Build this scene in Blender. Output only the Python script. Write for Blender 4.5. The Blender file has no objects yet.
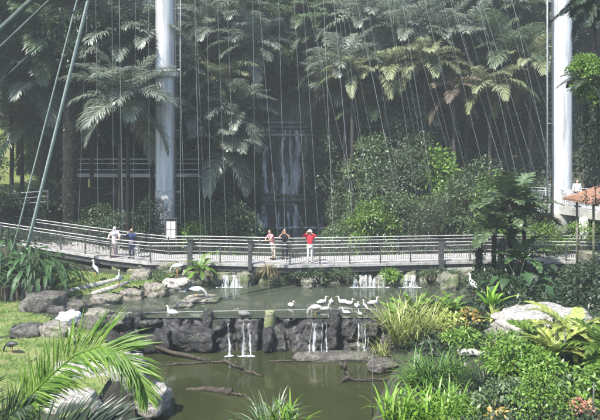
import bpy, math, random
import numpy as np
from mathutils import Vector, noise, Matrix, Euler
R = math.radians
C = bpy.context.scene.collection
PI = math.pi
F, HY, CZ = 576.0, 150.0, 8.6          # focal length in pixels, horizon row, camera height above the lower pond

def at(px, py, Y):                      # world point at depth Y
    return Vector(((px - 300) / F * Y, Y, CZ - (py - HY) / F * Y))
def flat(px, py, z):                    # world point on the level z
    return at(px, py, F * (CZ - z) / (py - HY))

# ------------------------------------------------------------------ materials
def mat(name):
    m = bpy.data.materials.new(name); m.use_nodes = True
    nt = m.node_tree; nt.nodes.clear()
    out = nt.nodes.new('ShaderNodeOutputMaterial')
    return m, nt, out
def nd(nt, t, **kw):
    n = nt.nodes.new(t)
    for k, v in kw.items():
        if k in n.inputs: n.inputs[k].default_value = v
        else: setattr(n, k, v)
    return n
def ramp(nt, fac, stops):
    r = nt.nodes.new('ShaderNodeValToRGB')
    e = r.color_ramp.elements
    while len(e) < len(stops): e.new(0.5)
    for el, (p, c) in zip(e, stops):
        el.position = p; el.color = (*c, 1)
    nt.links.new(fac, r.inputs['Fac'])
    return r.outputs['Color']
def noisy(nt, scale, detail=5, stretch=None, rough=0.6, coord='Object'):
    tc = nd(nt, 'ShaderNodeTexCoord'); n = nd(nt, 'ShaderNodeTexNoise')
    n.inputs['Scale'].default_value = scale; n.inputs['Detail'].default_value = detail; n.inputs['Roughness'].default_value = rough
    if stretch:
        mp = nd(nt, 'ShaderNodeMapping'); mp.inputs['Scale'].default_value = stretch
        nt.links.new(tc.outputs[coord], mp.inputs['Vector']); nt.links.new(mp.outputs[0], n.inputs['Vector'])
    else: nt.links.new(tc.outputs[coord], n.inputs['Vector'])
    return n.outputs['Fac']
def solid(name, stops, scale=4, rough=0.7, spec=0.4, bump=0.0, bscale=None, stretch=None, metal=0.0, coord='Object'):
    m, nt, out = mat(name)
    p = nd(nt, 'ShaderNodeBsdfPrincipled')
    f = noisy(nt, scale, 6, stretch, coord=coord)
    nt.links.new(ramp(nt, f, stops), p.inputs['Base Color'])
    p.inputs['Roughness'].default_value = rough; p.inputs['Specular IOR Level'].default_value = spec; p.inputs['Metallic'].default_value = metal
    if bump:
        b = nd(nt, 'ShaderNodeBump'); b.inputs['Strength'].default_value = bump; b.inputs['Distance'].default_value = 0.15
        nt.links.new(noisy(nt, bscale or scale * 3, 8, stretch, 0.7, coord), b.inputs['Height']); nt.links.new(b.outputs[0], p.inputs['Normal'])
    nt.links.new(p.outputs[0], out.inputs[0])
    return m
def leafm(name, a, b, c=None, trans=0.3, rough=0.42, spec=0.5):
    m, nt, out = mat(name)
    g = nd(nt, 'ShaderNodeNewGeometry'); oi = nd(nt, 'ShaderNodeObjectInfo')
    col = ramp(nt, g.outputs['Random Per Island'], [(0.0, a), (0.6, b), (1.0, c or b)])
    hs = nd(nt, 'ShaderNodeHueSaturation')
    mr = nd(nt, 'ShaderNodeMapRange'); mr.inputs['To Min'].default_value = 0.72; mr.inputs['To Max'].default_value = 1.25
    nt.links.new(oi.outputs['Random'], mr.inputs['Value']); nt.links.new(mr.outputs[0], hs.inputs['Value'])
    nt.links.new(col, hs.inputs['Color'])
    p = nd(nt, 'ShaderNodeBsdfPrincipled'); t = nd(nt, 'ShaderNodeBsdfTranslucent'); mx = nd(nt, 'ShaderNodeMixShader')
    nt.links.new(hs.outputs[0], p.inputs['Base Color']); nt.links.new(hs.outputs[0], t.inputs['Color'])
    p.inputs['Roughness'].default_value = rough; p.inputs['Specular IOR Level'].default_value = spec
    mx.inputs[0].default_value = trans
    nt.links.new(p.outputs[0], mx.inputs[1]); nt.links.new(t.outputs[0], mx.inputs[2]); nt.links.new(mx.outputs[0], out.inputs[0])
    return m
def waterm(name, deep, shallow, bump=0.04, scale=3.0, rough=0.04):
    m, nt, out = mat(name)
    p = nd(nt, 'ShaderNodeBsdfPrincipled')
    nt.links.new(ramp(nt, noisy(nt, 0.35, 4), [(0.35, deep), (0.7, shallow)]), p.inputs['Base Color'])
    p.inputs['Roughness'].default_value = rough; p.inputs['IOR'].default_value = 1.33
    b = nd(nt, 'ShaderNodeBump'); b.inputs['Strength'].default_value = bump; b.inputs['Distance'].default_value = 0.1
    nt.links.new(noisy(nt, scale, 4, (0.6, 1.6, 1)), b.inputs['Height']); nt.links.new(b.outputs[0], p.inputs['Normal'])
    nt.links.new(p.outputs[0], out.inputs[0])
    return m
def fallm(name, lo, hi, xs=9.0):
    m, nt, out = mat(name)
    d = nd(nt, 'ShaderNodeBsdfPrincipled'); d.inputs['Base Color'].default_value = (0.82, 0.85, 0.87, 1); d.inputs['Roughness'].default_value = 0.35
    t = nd(nt, 'ShaderNodeBsdfTransparent'); mx = nd(nt, 'ShaderNodeMixShader')
    f = noisy(nt, 1.0, 6, (xs, xs * 0.3, 0.55), 0.65)
    r = ramp(nt, f, [(lo, (0, 0, 0)), (hi, (1, 1, 1))])
    nt.links.new(r, mx.inputs[0]); nt.links.new(t.outputs[0], mx.inputs[1]); nt.links.new(d.outputs[0], mx.inputs[2])
    nt.links.new(mx.outputs[0], out.inputs[0])
    return m
def mossy(name, stops, moss, amount=0.55, scale=2.0, rough=0.8, bump=0.8):
    """stone whose upward faces carry patches of moss or algae"""
    m, nt, out = mat(name)
    p = nd(nt, 'ShaderNodeBsdfPrincipled')
    base = ramp(nt, noisy(nt, scale, 8, None, 0.7), stops)
    k = ramp(nt, noisy(nt, scale * 0.8 + 0.6, 5), [(amount - 0.06, (0, 0, 0)), (amount + 0.08, (1, 1, 1))])
    mx = nd(nt, 'ShaderNodeMix', data_type='RGBA')
    fine = ramp(nt, noisy(nt, scale * 6, 8, None, 0.75), [(0.36, (.3, .3, .3)), (0.5, (.85, .85, .85)), (0.66, (1.5, 1.47, 1.4))])
    tc = nd(nt, 'ShaderNodeTexCoord'); vo = nd(nt, 'ShaderNodeTexVoronoi', feature='DISTANCE_TO_EDGE'); vo.inputs['Scale'].default_value = scale * .9; nt.links.new(tc.outputs['Object'], vo.inputs['Vector'])
    crack = ramp(nt, vo.outputs['Distance'], [(0.0, (.55, .55, .55)), (0.02, (1, 1, 1))])
    for extra in (fine, crack):
        mu = nd(nt, 'ShaderNodeMix', data_type='RGBA', blend_type='MULTIPLY'); mu.inputs[0].default_value = 1.0; mu.clamp_result = False
        nt.links.new(base, mu.inputs[6]); nt.links.new(extra, mu.inputs[7]); base = mu.outputs[2]
    nt.links.new(k, mx.inputs[0]); nt.links.new(base, mx.inputs[6]); mx.inputs[7].default_value = (*moss, 1)
    nt.links.new(mx.outputs[2], p.inputs['Base Color'])
    p.inputs['Roughness'].default_value = rough
    b = nd(nt, 'ShaderNodeBump'); b.inputs['Strength'].default_value = bump; b.inputs['Distance'].default_value = 0.12
    nt.links.new(noisy(nt, scale * 3, 8, None, 0.7), b.inputs['Height']); nt.links.new(b.outputs[0], p.inputs['Normal'])
    nt.links.new(p.outputs[0], out.inputs[0])
    return m

M = {}
M['soil'] = mossy('soil', [(0.3, (.018, .015, .01)), (0.7, (.06, .05, .034))], (.025, .036, .015), 0.5, 1.2)
M['lawn'] = solid('lawn', [(0.3, (.05, .085, .02)), (0.5, (.12, .155, .045)), (0.68, (.2, .18, .1))], 1.4, 0.9, 0.2, 0.4)
M['rock'] = mossy('rock', [(0.28, (.06, .052, .042)), (0.48, (.2, .18, .15)), (0.7, (.42, .39, .33))], (.07, .085, .035), 0.58, 1.6)
M['rock_dark'] = mossy('rock_dark', [(0.3, (.03, .026, .022)), (0.5, (.1, .09, .078)), (0.72, (.3, .28, .245))], (.05, .06, .03), 0.6, 2.2, 0.45)
M['rock_pale'] = mossy('rock_pale', [(0.25, (.16, .15, .13)), (0.5, (.36, .34, .31)), (0.75, (.55, .53, .49))], (.12, .12, .07), 0.64, 1.8)
M['weir'] = mossy('weir', [(0.36, (.006, .006, .007)), (0.52, (.035, .033, .034)), (0.68, (.2, .19, .185))], (.035, .042, .02), 0.6, 2.6, 0.3)
M['cliff'] = solid('cliff', [(0.3, (.02, .025, .022)), (0.5, (.07, .08, .07)), (0.7, (.17, .18, .165))], 1.1, 0.4, 0.5, 1.0, 2.5, (1.5, 1, 0.5))
M['concrete'] = solid('concrete', [(0.3, (.2, .195, .18)), (0.7, (.42, .41, .38))], 1.5, 0.85, 0.3, 0.3)
M['deck'] = solid('deck', [(0.3, (.16, .155, .145)), (0.5, (.3, .29, .275)), (0.7, (.36, .35, .335))], 3.0, 0.8, 0.3, 0.2)
M['mossconcrete'] = mossy('mossy concrete', [(0.3, (.16, .17, .1)), (0.7, (.32, .33, .2))], (.16, .19, .07), 0.5, 2.0)
M['wallstone'] = mossy('wall stone', [(0.3, (.07, .07, .055)), (0.5, (.2, .19, .155)), (0.7, (.36, .34, .29))], (.08, .1, .04), 0.5, 1.5)
M['white_metal'] = solid('white painted steel', [(0.3, (.2, .205, .21)), (0.5, (.4, .405, .41)), (0.72, (.54, .545, .55))], 1.2, 0.38, 0.5, 0.0, None, (3, 3, 0.25))
M['grey_metal'] = solid('grey steel', [(0.3, (.3, .31, .32)), (0.7, (.45, .46, .47))], 3, 0.4, 0.5)
M['rail'] = solid('rail steel', [(0.3, (.24, .235, .225)), (0.7, (.42, .41, .395))], 2, 0.38, 0.5)
M['dark_metal'] = solid('dark steel', [(0.3, (.035, .036, .036)), (0.7, (.075, .077, .075))], 3, 0.5, 0.4)
M['cable'] = solid('net cable', [(0.3, (.15, .17, .16)), (0.7, (.27, .29, .28))], 3, 0.6, 0.3)
M['cable_dark'] = solid('dark sheathed cable', [(0.3, (.03, .045, .035)), (0.7, (.07, .09, .075))], 3, 0.8, 0.2)
M['cable_green'] = solid('green sheathed cable', [(0.3, (.12, .16, .14)), (0.7, (.22, .27, .24))], 3, 0.7, 0.3)
M['bark'] = solid('bark', [(0.3, (.02, .018, .015)), (0.7, (.075, .066, .055))], 3, 0.9, 0.2, 1.0, 8, (1, 1, 0.25))
M['bark_black'] = solid('black bark', [(0.3, (.008, .008, .007)), (0.7, (.03, .028, .024))], 4, 0.9, 0.2, 1.0, 8, (1, 1, 0.4))
M['palmbark'] = solid('palm bark', [(0.35, (.025, .023, .02)), (0.65, (.08, .075, .064))], 1.2, 0.9, 0.2, 0.8, 2, (0.5, 0.5, 7))
M['log'] = solid('wet log', [(0.35, (.025, .02, .015)), (0.7, (.11, .09, .065))], 5, 0.55, 0.4, 0.8, 12, (1, 1, 1))
M['log_pale'] = solid('bleached log', [(0.3, (.25, .23, .2)), (0.7, (.46, .44, .39))], 5, 0.8, 0.2, 0.5)
M['straw'] = leafm('straw', (.2, .17, .08), (.3, .26, .13), (.16, .15, .07), 0.2, 0.7)
M['lf_far'] = leafm('far foliage', (.06, .09, .055), (.1, .135, .085), (.16, .19, .13), 0.45, 0.42)
M['lf_bamboo'] = leafm('bamboo foliage', (.1, .16, .07), (.15, .22, .1), (.2, .27, .14), 0.45, 0.45)
M['lf_mid'] = leafm('mid foliage', (.045, .08, .036), (.08, .125, .052), (.14, .185, .09), 0.35, 0.42)
M['lf_bright'] = leafm('bright foliage', (.07, .15, .02), (.13, .24, .035), (.2, .3, .06), 0.35, 0.42)
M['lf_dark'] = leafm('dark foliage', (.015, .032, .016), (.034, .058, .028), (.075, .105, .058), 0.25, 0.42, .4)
M['lf_glossy'] = leafm('glossy foliage', (.02, .05, .018), (.04, .085, .028), (.085, .135, .045), 0.2, 0.5, 0.3)
M['palm_silver'] = leafm('silvery palm', (.11, .14, .105), (.19, .22, .17), (.29, .32, .26), 0.45, 0.36, 0.7)  # grey green leaf made paler, the silvery sun gleam is put into the colour
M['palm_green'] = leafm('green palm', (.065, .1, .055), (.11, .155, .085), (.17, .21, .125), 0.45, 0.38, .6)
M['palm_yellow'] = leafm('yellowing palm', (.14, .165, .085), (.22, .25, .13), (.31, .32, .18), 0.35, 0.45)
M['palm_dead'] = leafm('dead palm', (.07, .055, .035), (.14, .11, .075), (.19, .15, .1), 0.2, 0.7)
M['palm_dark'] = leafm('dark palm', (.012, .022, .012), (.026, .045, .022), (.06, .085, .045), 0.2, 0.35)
M['palm_near'] = leafm('near palm', (.06, .13, .02), (.12, .22, .03), (.22, .32, .07), 0.5, 0.5, .3)
M['gr_pale'] = leafm('pale grass', (.16, .22, .05), (.3, .34, .11), (.48, .46, .22), 0.4, 0.5)
M['gr_green'] = leafm('green grass', (.05, .11, .02), (.09, .19, .03), (.17, .27, .06), 0.35, 0.4)
M['gr_lime'] = leafm('lime strap leaf', (.1, .21, .02), (.17, .32, .03), (.26, .39, .07), 0.4, 0.38)
M['gr_edge'] = leafm('pale edged blade', (.04, .08, .03), (.1, .15, .06), (.5, .52, .4), 0.2, 0.4)
M['lf_yellow'] = leafm('yellow green leaf', (.2, .27, .05), (.33, .39, .1), (.47, .48, .18), 0.4, 0.45)
M['lf_orange'] = leafm('orange bract', (.12, .17, .04), (.5, .28, .06), (.55, .45, .16), 0.3, 0.5)
M['lf_pink'] = leafm('pinkish leaf', (.3, .12, .08), (.42, .22, .14), (.4, .3, .16), 0.3, 0.5)
M['petal'] = solid('white petal', [(0.3, (.75, .75, .72)), (0.7, (.85, .85, .82))], 4, 0.6)
M['pond_low'] = waterm('pond water', (.02, .024, .01), (.032, .036, .015), 0.03, 2.5)
M['pond_up'] = waterm('upper pond water', (.034, .042, .029), (.052, .06, .042), 0.035, 3.0)
M['fall'] = fallm('falling water', 0.42, 0.85, 14.0)
M['veil'] = fallm('water veil', 0.32, 0.8, 2.6)
M['foam'] = fallm('foam', 0.4, 0.6, 3.0)
M['tile'] = solid('clay tile', [(0.3, (.18, .09, .06)), (0.7, (.31, .18, .12))], 6, 0.8, 0.3, 0.6, 10)
M['cream'] = solid('cream render', [(0.3, (.5, .48, .4)), (0.7, (.66, .64, .56))], 3, 0.8)
M['paper'] = solid('notice paper', [(0.42, (.66, .69, .66)), (0.6, (.84, .86, .84))], 7, 0.6)
M['feather'] = solid('white feather', [(0.35, (.5, .49, .46)), (0.6, (.76, .75, .73))], 9, 0.75, 0.2)
M['pinkfeather'] = solid('pinkish feather', [(0.3, (.6, .42, .36)), (0.7, (.78, .66, .6))], 5, 0.75, 0.2)
M['blackfeather'] = solid('black feather', [(0.3, (.015, .015, .016)), (0.7, (.04, .04, .042))], 9, 0.5)
M['greyfeather'] = solid('grey feather', [(0.3, (.09, .1, .09)), (0.7, (.17, .18, .16))], 9, 0.7)
M['bill'] = solid('bill', [(0.3, (.4, .22, .06)), (0.7, (.5, .3, .1))], 9, 0.5)
M['skin'] = solid('skin', [(0.3, (.38, .22, .15)), (0.7, (.48, .29, .2))], 6, 0.55)
M['hairdark'] = solid('dark hair', [(0.3, (.012, .01, .008)), (0.7, (.03, .022, .018))], 20, 0.45)
M['hairbrown'] = solid('brown hair', [(0.3, (.11, .06, .03)), (0.7, (.2, .11, .05))], 20, 0.5)
M['eye'] = solid('eye', [(0.3, (.015, .012, .01)), (0.7, (.03, .02, .02))], 9, 0.3)
def cloth(n, c): return solid(n, [(0.3, tuple(x * 0.85 for x in c)), (0.7, c)], 8, 0.85, 0.2, 0.3, 14)
M['c_red'] = cloth('red cloth', (.62, .035, .05)); M['c_white'] = cloth('white cloth', (.78, .77, .74)); M['c_pink'] = cloth('pale pink cloth', (.72, .58, .55))
M['c_navy'] = cloth('navy cloth', (.035, .05, .12)); M['c_black'] = cloth('black cloth', (.02, .02, .025)); M['c_rose'] = cloth('rose cloth', (.6, .24, .27)); M['c_beige'] = cloth('beige cloth', (.55, .47, .36))
M['c_yellow'] = solid('yellow enamel', [(0.3, (.6, .5, .14)), (0.7, (.75, .66, .25))], 5, 0.5)

# ------------------------------------------------------------------ mesh helpers
class MB:
    def __init__(s): s.v, s.f, s.m, s.sm = [], [], [], []
    def add(s, vs, fs, mi=0, smooth=False):
        b = len(s.v); s.v.extend(tuple(v) for v in vs)
        for f in fs:
            s.f.append(tuple(i + b for i in f)); s.m.append(mi); s.sm.append(smooth)
    def box(s, c, d, rz=0.0, mi=0, M4=None):
        hx, hy, hz = d[0] / 2, d[1] / 2, d[2] / 2
        vs = [Vector((x, y, z)) for x in (-hx, hx) for y in (-hy, hy) for z in (-hz, hz)]
        r = M4 or Matrix.Rotation(rz, 3, 'Z')
        s.add([Vector(c) + r @ v for v in vs], [(0, 1, 3, 2), (4, 6, 7, 5), (0, 4, 5, 1), (2, 3, 7, 6), (0, 2, 6, 4), (1, 5, 7, 3)], mi)
    def bar(s, a, b, w, h, mi=0):
        a, b = Vector(a), Vector(b); d = b - a; L = d.length
        if L < 1e-6: return
        x = d / L; up = Vector((0, 0, 1)) if abs(x.z) < 0.95 else Vector((0, 1, 0))
        y = up.cross(x).normalized(); z = x.cross(y)
        s.box((a + b) / 2, (L, w, h), 0, mi, Matrix((x, y, z)).transposed())
    def tube(s, pts, rad, n=6, mi=0, cap=True, jit=0.0, rnd=None, smooth=True):
        pts = [Vector(p) for p in pts]
        if not isinstance(rad, (list, tuple)): rad = [rad] * len(pts)
        vs, fs = [], []
        prev = None
        for i, p in enumerate(pts):
            t = (pts[min(i + 1, len(pts) - 1)] - pts[max(i - 1, 0)]).normalized()
            if prev is None:
                u = (Vector((0, 0, 1)) if abs(t.z) < 0.9 else Vector((1, 0, 0))).cross(t).normalized()
            else:
                u = (prev - t * prev.dot(t))
                u = u.normalized() if u.length > 1e-6 else Vector((1, 0, 0))
            prev = u; w = t.cross(u)
            r = rad[i]; rx, ry = r if isinstance(r, tuple) else (r, r)
            for k in range(n):
                a = 2 * PI * k / n
                q = 1.0 + (jit * (rnd.random() - .5) if rnd else 0)
                vs.append(p + u * (math.cos(a) * rx * q) + w * (math.sin(a) * ry * q))
        for i in range(len(pts) - 1):
            for k in range(n):
                k2 = (k + 1) % n
                fs.append((i * n + k, i * n + k2, (i + 1) * n + k2, (i + 1) * n + k))
        if cap:
            fs.append(tuple(range(n - 1, -1, -1))); fs.append(tuple((len(pts) - 1) * n + k for k in range(n)))
        s.add(vs, fs, mi, smooth)
    def ball(s, c, r, mi=0, nu=10, nv=7):
        c = Vector(c); rr = r if isinstance(r, tuple) else (r, r, r)
        vs, fs = [c + Vector((0, 0, rr[2]))], []
        for i in range(1, nv):
            a = PI * i / nv
            for k in range(nu):
                b = 2 * PI * k / nu
                vs.append(c + Vector((math.sin(a) * math.cos(b) * rr[0], math.sin(a) * math.sin(b) * rr[1], math.cos(a) * rr[2])))
        vs.append(c - Vector((0, 0, rr[2])))
        for k in range(nu):
            k2 = (k + 1) % nu
            fs.append((0, 1 + k, 1 + k2))
            for i in range(nv - 2):
                fs.append((1 + i * nu + k, 1 + (i + 1) * nu + k, 1 + (i + 1) * nu + k2, 1 + i * nu + k2))
            fs.append((len(vs) - 1, 1 + (nv - 2) * nu + k2, 1 + (nv - 2) * nu + k))
        s.add(vs, fs, mi, True)
    def mesh(s, name, mats):
        me = bpy.data.meshes.new(name); me.from_pydata(s.v, [], s.f)
        for m in (mats if isinstance(mats, list) else [mats]): me.materials.append(M[m] if isinstance(m, str) else m)
        if len(me.polygons) == len(s.m):
            me.polygons.foreach_set('material_index', s.m); me.polygons.foreach_set('use_smooth', s.sm)
        me.update(); return me
    def build(s, name, mats, parent=None): return link(name, s.mesh(name, mats), parent)
def link(name, data, parent=None, loc=None, rot=None, scale=None):
    o = bpy.data.objects.new(name, data); C.objects.link(o)
    if parent is not None: o.parent = parent
    if loc is not None: o.location = loc
    if rot is not None: o.rotation_euler = rot
    if scale is not None: o.scale = scale if not isinstance(scale, (int, float)) else (scale,) * 3
    return o
def tag(o, label, cat, group=None, kind=None):
    o['label'] = label; o['category'] = cat
    if group: o['group'] = group
    if kind: o['kind'] = kind
    return o
def thing(name, label, cat, loc=(0, 0, 0), rz=0.0, group=None, scale=None):
    return tag(link(name, None, None, loc, (0, 0, rz), scale), label, cat, group)
def struct(o, kind='structure'): o['kind'] = kind; return o

# ------------------------------------------------------------------ terrain
LOW = [(-5.4, 15), (-5.2, 20), (-7.2, 23.4), (-8.2, 25), (3.6, 25), (3.7, 24), (4.1, 22.4), (2.6, 19.4), (2.2, 17), (0.6, 15), (-3.5, 14.6)]
UPP = [(-8.2, 25), (-10.6, 25.5), (-11.2, 27.2), (-9.4, 28.2), (-8.4, 29.2), (-6.4, 30.6), (-5.6, 32.6), (9.6, 32.6), (9.0, 30.5), (7.6, 28), (5.6, 26.2), (3.6, 25)]
POOL = [(-6.5, 32.6), (10, 32.6), (7.5, 38), (5, 44), (4.5, 53), (-6.5, 53), (-7, 44), (-8, 38)]
def sdf(poly, x, y):
    d, ins, n = 1e9, False, len(poly)
    for i in range(n):
        ax, ay = poly[i]; bx, by = poly[(i + 1) % n]
        ex, ey = bx - ax, by - ay
        t = max(0, min(1, ((x - ax) * ex + (y - ay) * ey) / (ex * ex + ey * ey)))
        d = min(d, math.hypot(x - ax - ex * t, y - ay - ey * t))
        if (ay > y) != (by > y) and x < ex * (y - ay) / ey + ax: ins = not ins
    return -d if ins else d
def sst(a, b, v):
    t = max(0.0, min(1.0, (v - a) / (b - a))); return t * t * (3 - 2 * t)
def H(x, y):
    b = 1.0 + max(0.0, 16 - y) * 0.37
    if y < 36:
        mid = 1.45 if x < -2 else 1.0 + 0.9 * sst(3, 12, x)
        mid += sst(27, 33, y) * (0.3 + .45 * sst(13, 17, -x)); mid += (2.2 - mid) * sst(33, 36, y)
        b = b + (mid - b) * sst(13, 18, y)
    else: b = 2.2
    hill = max(0.0, y - 41) * 0.6
    hill = min(hill, 16 + (y - 41) * 0.12) + max(0, y - 62) * 0.25
    side = sst(10, 28, abs(x + 2)) * (2.5 if x < 0 else 2.2) * sst(32, 46, y)
    if x < -14: side += (-x - 14) * 0.33 * sst(30, 42, y)
    if x > 17: side += (x - 17) * 0.3 * sst(28, 38, y)
    b += hill + side
    b += 0.35 * noise.noise((x * 0.22, y * 0.22, 3.1)) + 0.12 * noise.noise((x * 0.9, y * 0.9, 7.7))
    if 41 < y and -10 < x < 9:                      # the gully the big waterfall falls into
        k = (1 - sst(2.5, 7.0, abs(x + 1.0))) * (1 - sst(52.8, 53.6, y)); b += (1.0 - b) * k
    for poly, z in ((LOW, -0.7), (UPP, 0.6), (POOL, 1.1)):
        d = sdf(poly, x, y); k = 1 - sst(-0.5, 0.45, d); b += (min(b, z) - b) * k
    return b
def G(px, py, y0=8.0):                              # first hit of the sight line with the ground
    Y = y0
    while Y < 80:
        p = at(px, py, Y)
        if p.z <= H(p.x, p.y): return Vector((p.x, p.y, H(p.x, p.y)))
        Y += 0.05
    return p
def gz(x, y, dz=0.0): return Vector((x, y, H(x, y) + dz))

mb = MB(); xs = np.arange(-64, 64.1, 0.8); ys = np.concatenate([np.arange(-6, 34, 0.5), np.arange(34, 100, 0.9)])
nx, ny = len(xs), len(ys)
mb.add([(x, y, H(x, y)) for y in ys for x in xs], [(j * nx + i, j * nx + i + 1, (j + 1) * nx + i + 1, (j + 1) * nx + i) for j in range(ny - 1) for i in range(nx - 1)], 0, True)
struct(mb.build('terrain', 'soil'))
mb = MB()                                           # the far ground, out to the horizon
mb.add([(x, y, 0.2) for x, y in ((-600, -500), (600, -500), (600, 700), (-600, 700))] , [(0, 1, 2, 3)]); far = mb.build('ground', 'soil'); far.location.z = -2.6; struct(far)
def lawn_h(x, y): return H(x, y) + 0.03
def lawn_patch(poly, step=0.3):
    m = MB(); idx = {}
    x0, x1 = min(p[0] for p in poly), max(p[0] for p in poly); y0, y1 = min(p[1] for p in poly), max(p[1] for p in poly)
    for i in range(int((x1 - x0) / step) + 1):
        for j in range(int((y1 - y0) / step) + 1):
            x, y = x0 + i * step, y0 + j * step
            if sdf(poly, x, y) < 0: idx[i, j] = len(m.v); m.v.append((x, y, lawn_h(x, y)))
    for (i, j) in list(idx):
        q = [(i, j), (i + 1, j), (i + 1, j + 1), (i, j + 1)]
        if all(k in idx for k in q): m.f.append(tuple(idx[k] for k in q)); m.m.append(0); m.sm.append(True)
    return m
LAWN = [(-16, 15.5), (-5.6, 15.5), (-5.9, 19.5), (-7.8, 22.6), (-9.3, 23.6), (-11.5, 25.2), (-12.2, 27.4), (-17, 28)]
LAWN2 = [(-13.5, 28.0), (-9.6, 28.4), (-7.0, 30.6), (-6.6, 31.4), (-9, 31.8), (-14, 33)]
LAWN3 = [(-30, 40), (-17.5, 40), (-18.5, 45.5), (-30, 47)]
for P in (LAWN, LAWN2, LAWN3): struct(lawn_patch(P, .14 if P is LAWN2 else .3).build('lawn', 'lawn'))
def blades(polys, n, L, seed, mname, dens=None):
    r = random.Random(seed); m = MB()
    for P, k in zip(polys, n):
        x0, x1 = min(p[0] for p in P), max(p[0] for p in P); y0, y1 = min(p[1] for p in P), max(p[1] for p in P)
        c = 0
        while c < k:
            x, y = r.uniform(x0, x1), r.uniform(y0, y1)
            if sdf(P, x, y) > -0.05: continue
            if noise.noise((x * .8, y * .8, 1.0)) + r.uniform(-.5, .5) < -0.25: c += 0.5; continue
            c += 1; z = lawn_h(x, y); a = r.uniform(0, 2 * PI); l = L * r.uniform(.5, 1.3); w = .012
            dx, dy = math.cos(a), math.sin(a); t = r.uniform(.2, .7) * l
            m.add([(x - dy * w, y + dx * w, z), (x + dy * w, y - dx * w, z), (x + dx * t, y + dy * t, z + l)], [(0, 1, 2)])
    return struct(tag(m.build('grass', mname), 'short green grass on the banks of the ponds', 'grass'), 'stuff')
blades([LAWN, LAWN2], [14000, 5000], 0.10, 5, 'gr_green')

def sheet(name, poly, z, m):
    mb = MB(); c = (sum(p[0] for p in poly) / len(poly), sum(p[1] for p in poly) / len(poly))
    P = [(c[0] + (x - c[0]) * 1.06, c[1] + (y - c[1]) * 1.06) for x, y in poly]
    mb.add([(x, y, z) for x, y in P], [tuple(range(len(P)))]); return struct(mb.build(name, m))
ZU, ZP = 1.30, 1.92
def sheet2(name, P, z, m):
    mb = MB(); mb.add([(x, y, z) for x, y in P], [tuple(range(len(P)))]); return struct(mb.build(name, m))
sheet2('lower_pond_water', [(-9, 13.5), (4.2, 13.5), (5.4, 22), (5, 25.1), (-9.2, 25.1), (-9.2, 22)], 0.0, 'pond_low')
sheet2('upper_pond_water', [(-8.2, 25.02), (3.8, 25.02), (6.6, 25.3), (9.6, 28), (11, 32.05), (-6.6, 32.05), (-9, 30.4), (-11.6, 29), (-12.4, 27), (-11.6, 25)], ZU, 'pond_up')
sheet2('waterfall_pool_water', [(-9, 32.35), (11, 32.35), (9, 40), (6, 47), (5, 52.6), (-7, 52.6), (-8, 47)], ZP, 'pond_up')

# ------------------------------------------------------------------ rocks
def rock_mesh(seed, d=(1, 1, 1), sub=3, amp=0.35, m='rock', block=.36):
    import bmesh
    bm = bmesh.new(); bmesh.ops.create_icosphere(bm, subdivisions=sub, radius=0.5)
    o = Vector((seed * 3.7, seed * 1.3, seed * 7.1))
    for v in bm.verts:
        n = v.co.normalized()
        k = 1 + amp * noise.noise(n * 1.3 + o) + amp * .5 * noise.noise(n * 3.1 + o) + amp * .2 * noise.noise(n * 7 + o)
        p = n * .5 * k
        for a in range(3):
            lim = block + 0.06 * noise.noise(n * 2 + o)
            if abs(p[a]) > lim: p[a] = math.copysign(lim + (abs(p[a]) - lim) * 0.35, p[a])
        q = Vector((p.x * d[0], p.y * d[1], p.z * d[2])); c1, c2 = noise.voronoi(q * 1.5 + o)[0][:2]
        p *= 1 - .1 * max(0, 1 - (c2 - c1) * 6) + .05 * noise.noise(q * 5 + o) + .03 * noise.noise(q * 12 + o)
        v.co = Vector((p.x * d[0] * 1.2, p.y * d[1] * 1.2, p.z * d[2] * 1.2))
    for f in bm.faces: f.smooth = True
    me = bpy.data.meshes.new('rock'); bm.to_mesh(me); bm.free(); me.materials.append(M[m]); return me
def rock(label, p, d, m='rock', seed=1, rz=0.0, group=None, cat='rock', name='rock', sub=4, amp=.35, block=.36):
    o = link(name, rock_mesh(seed, d, sub, amp, m, block), None, p, (0, 0, rz)); return tag(o, label, cat, group)
g = 'boulders along the pond banks'
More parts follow.
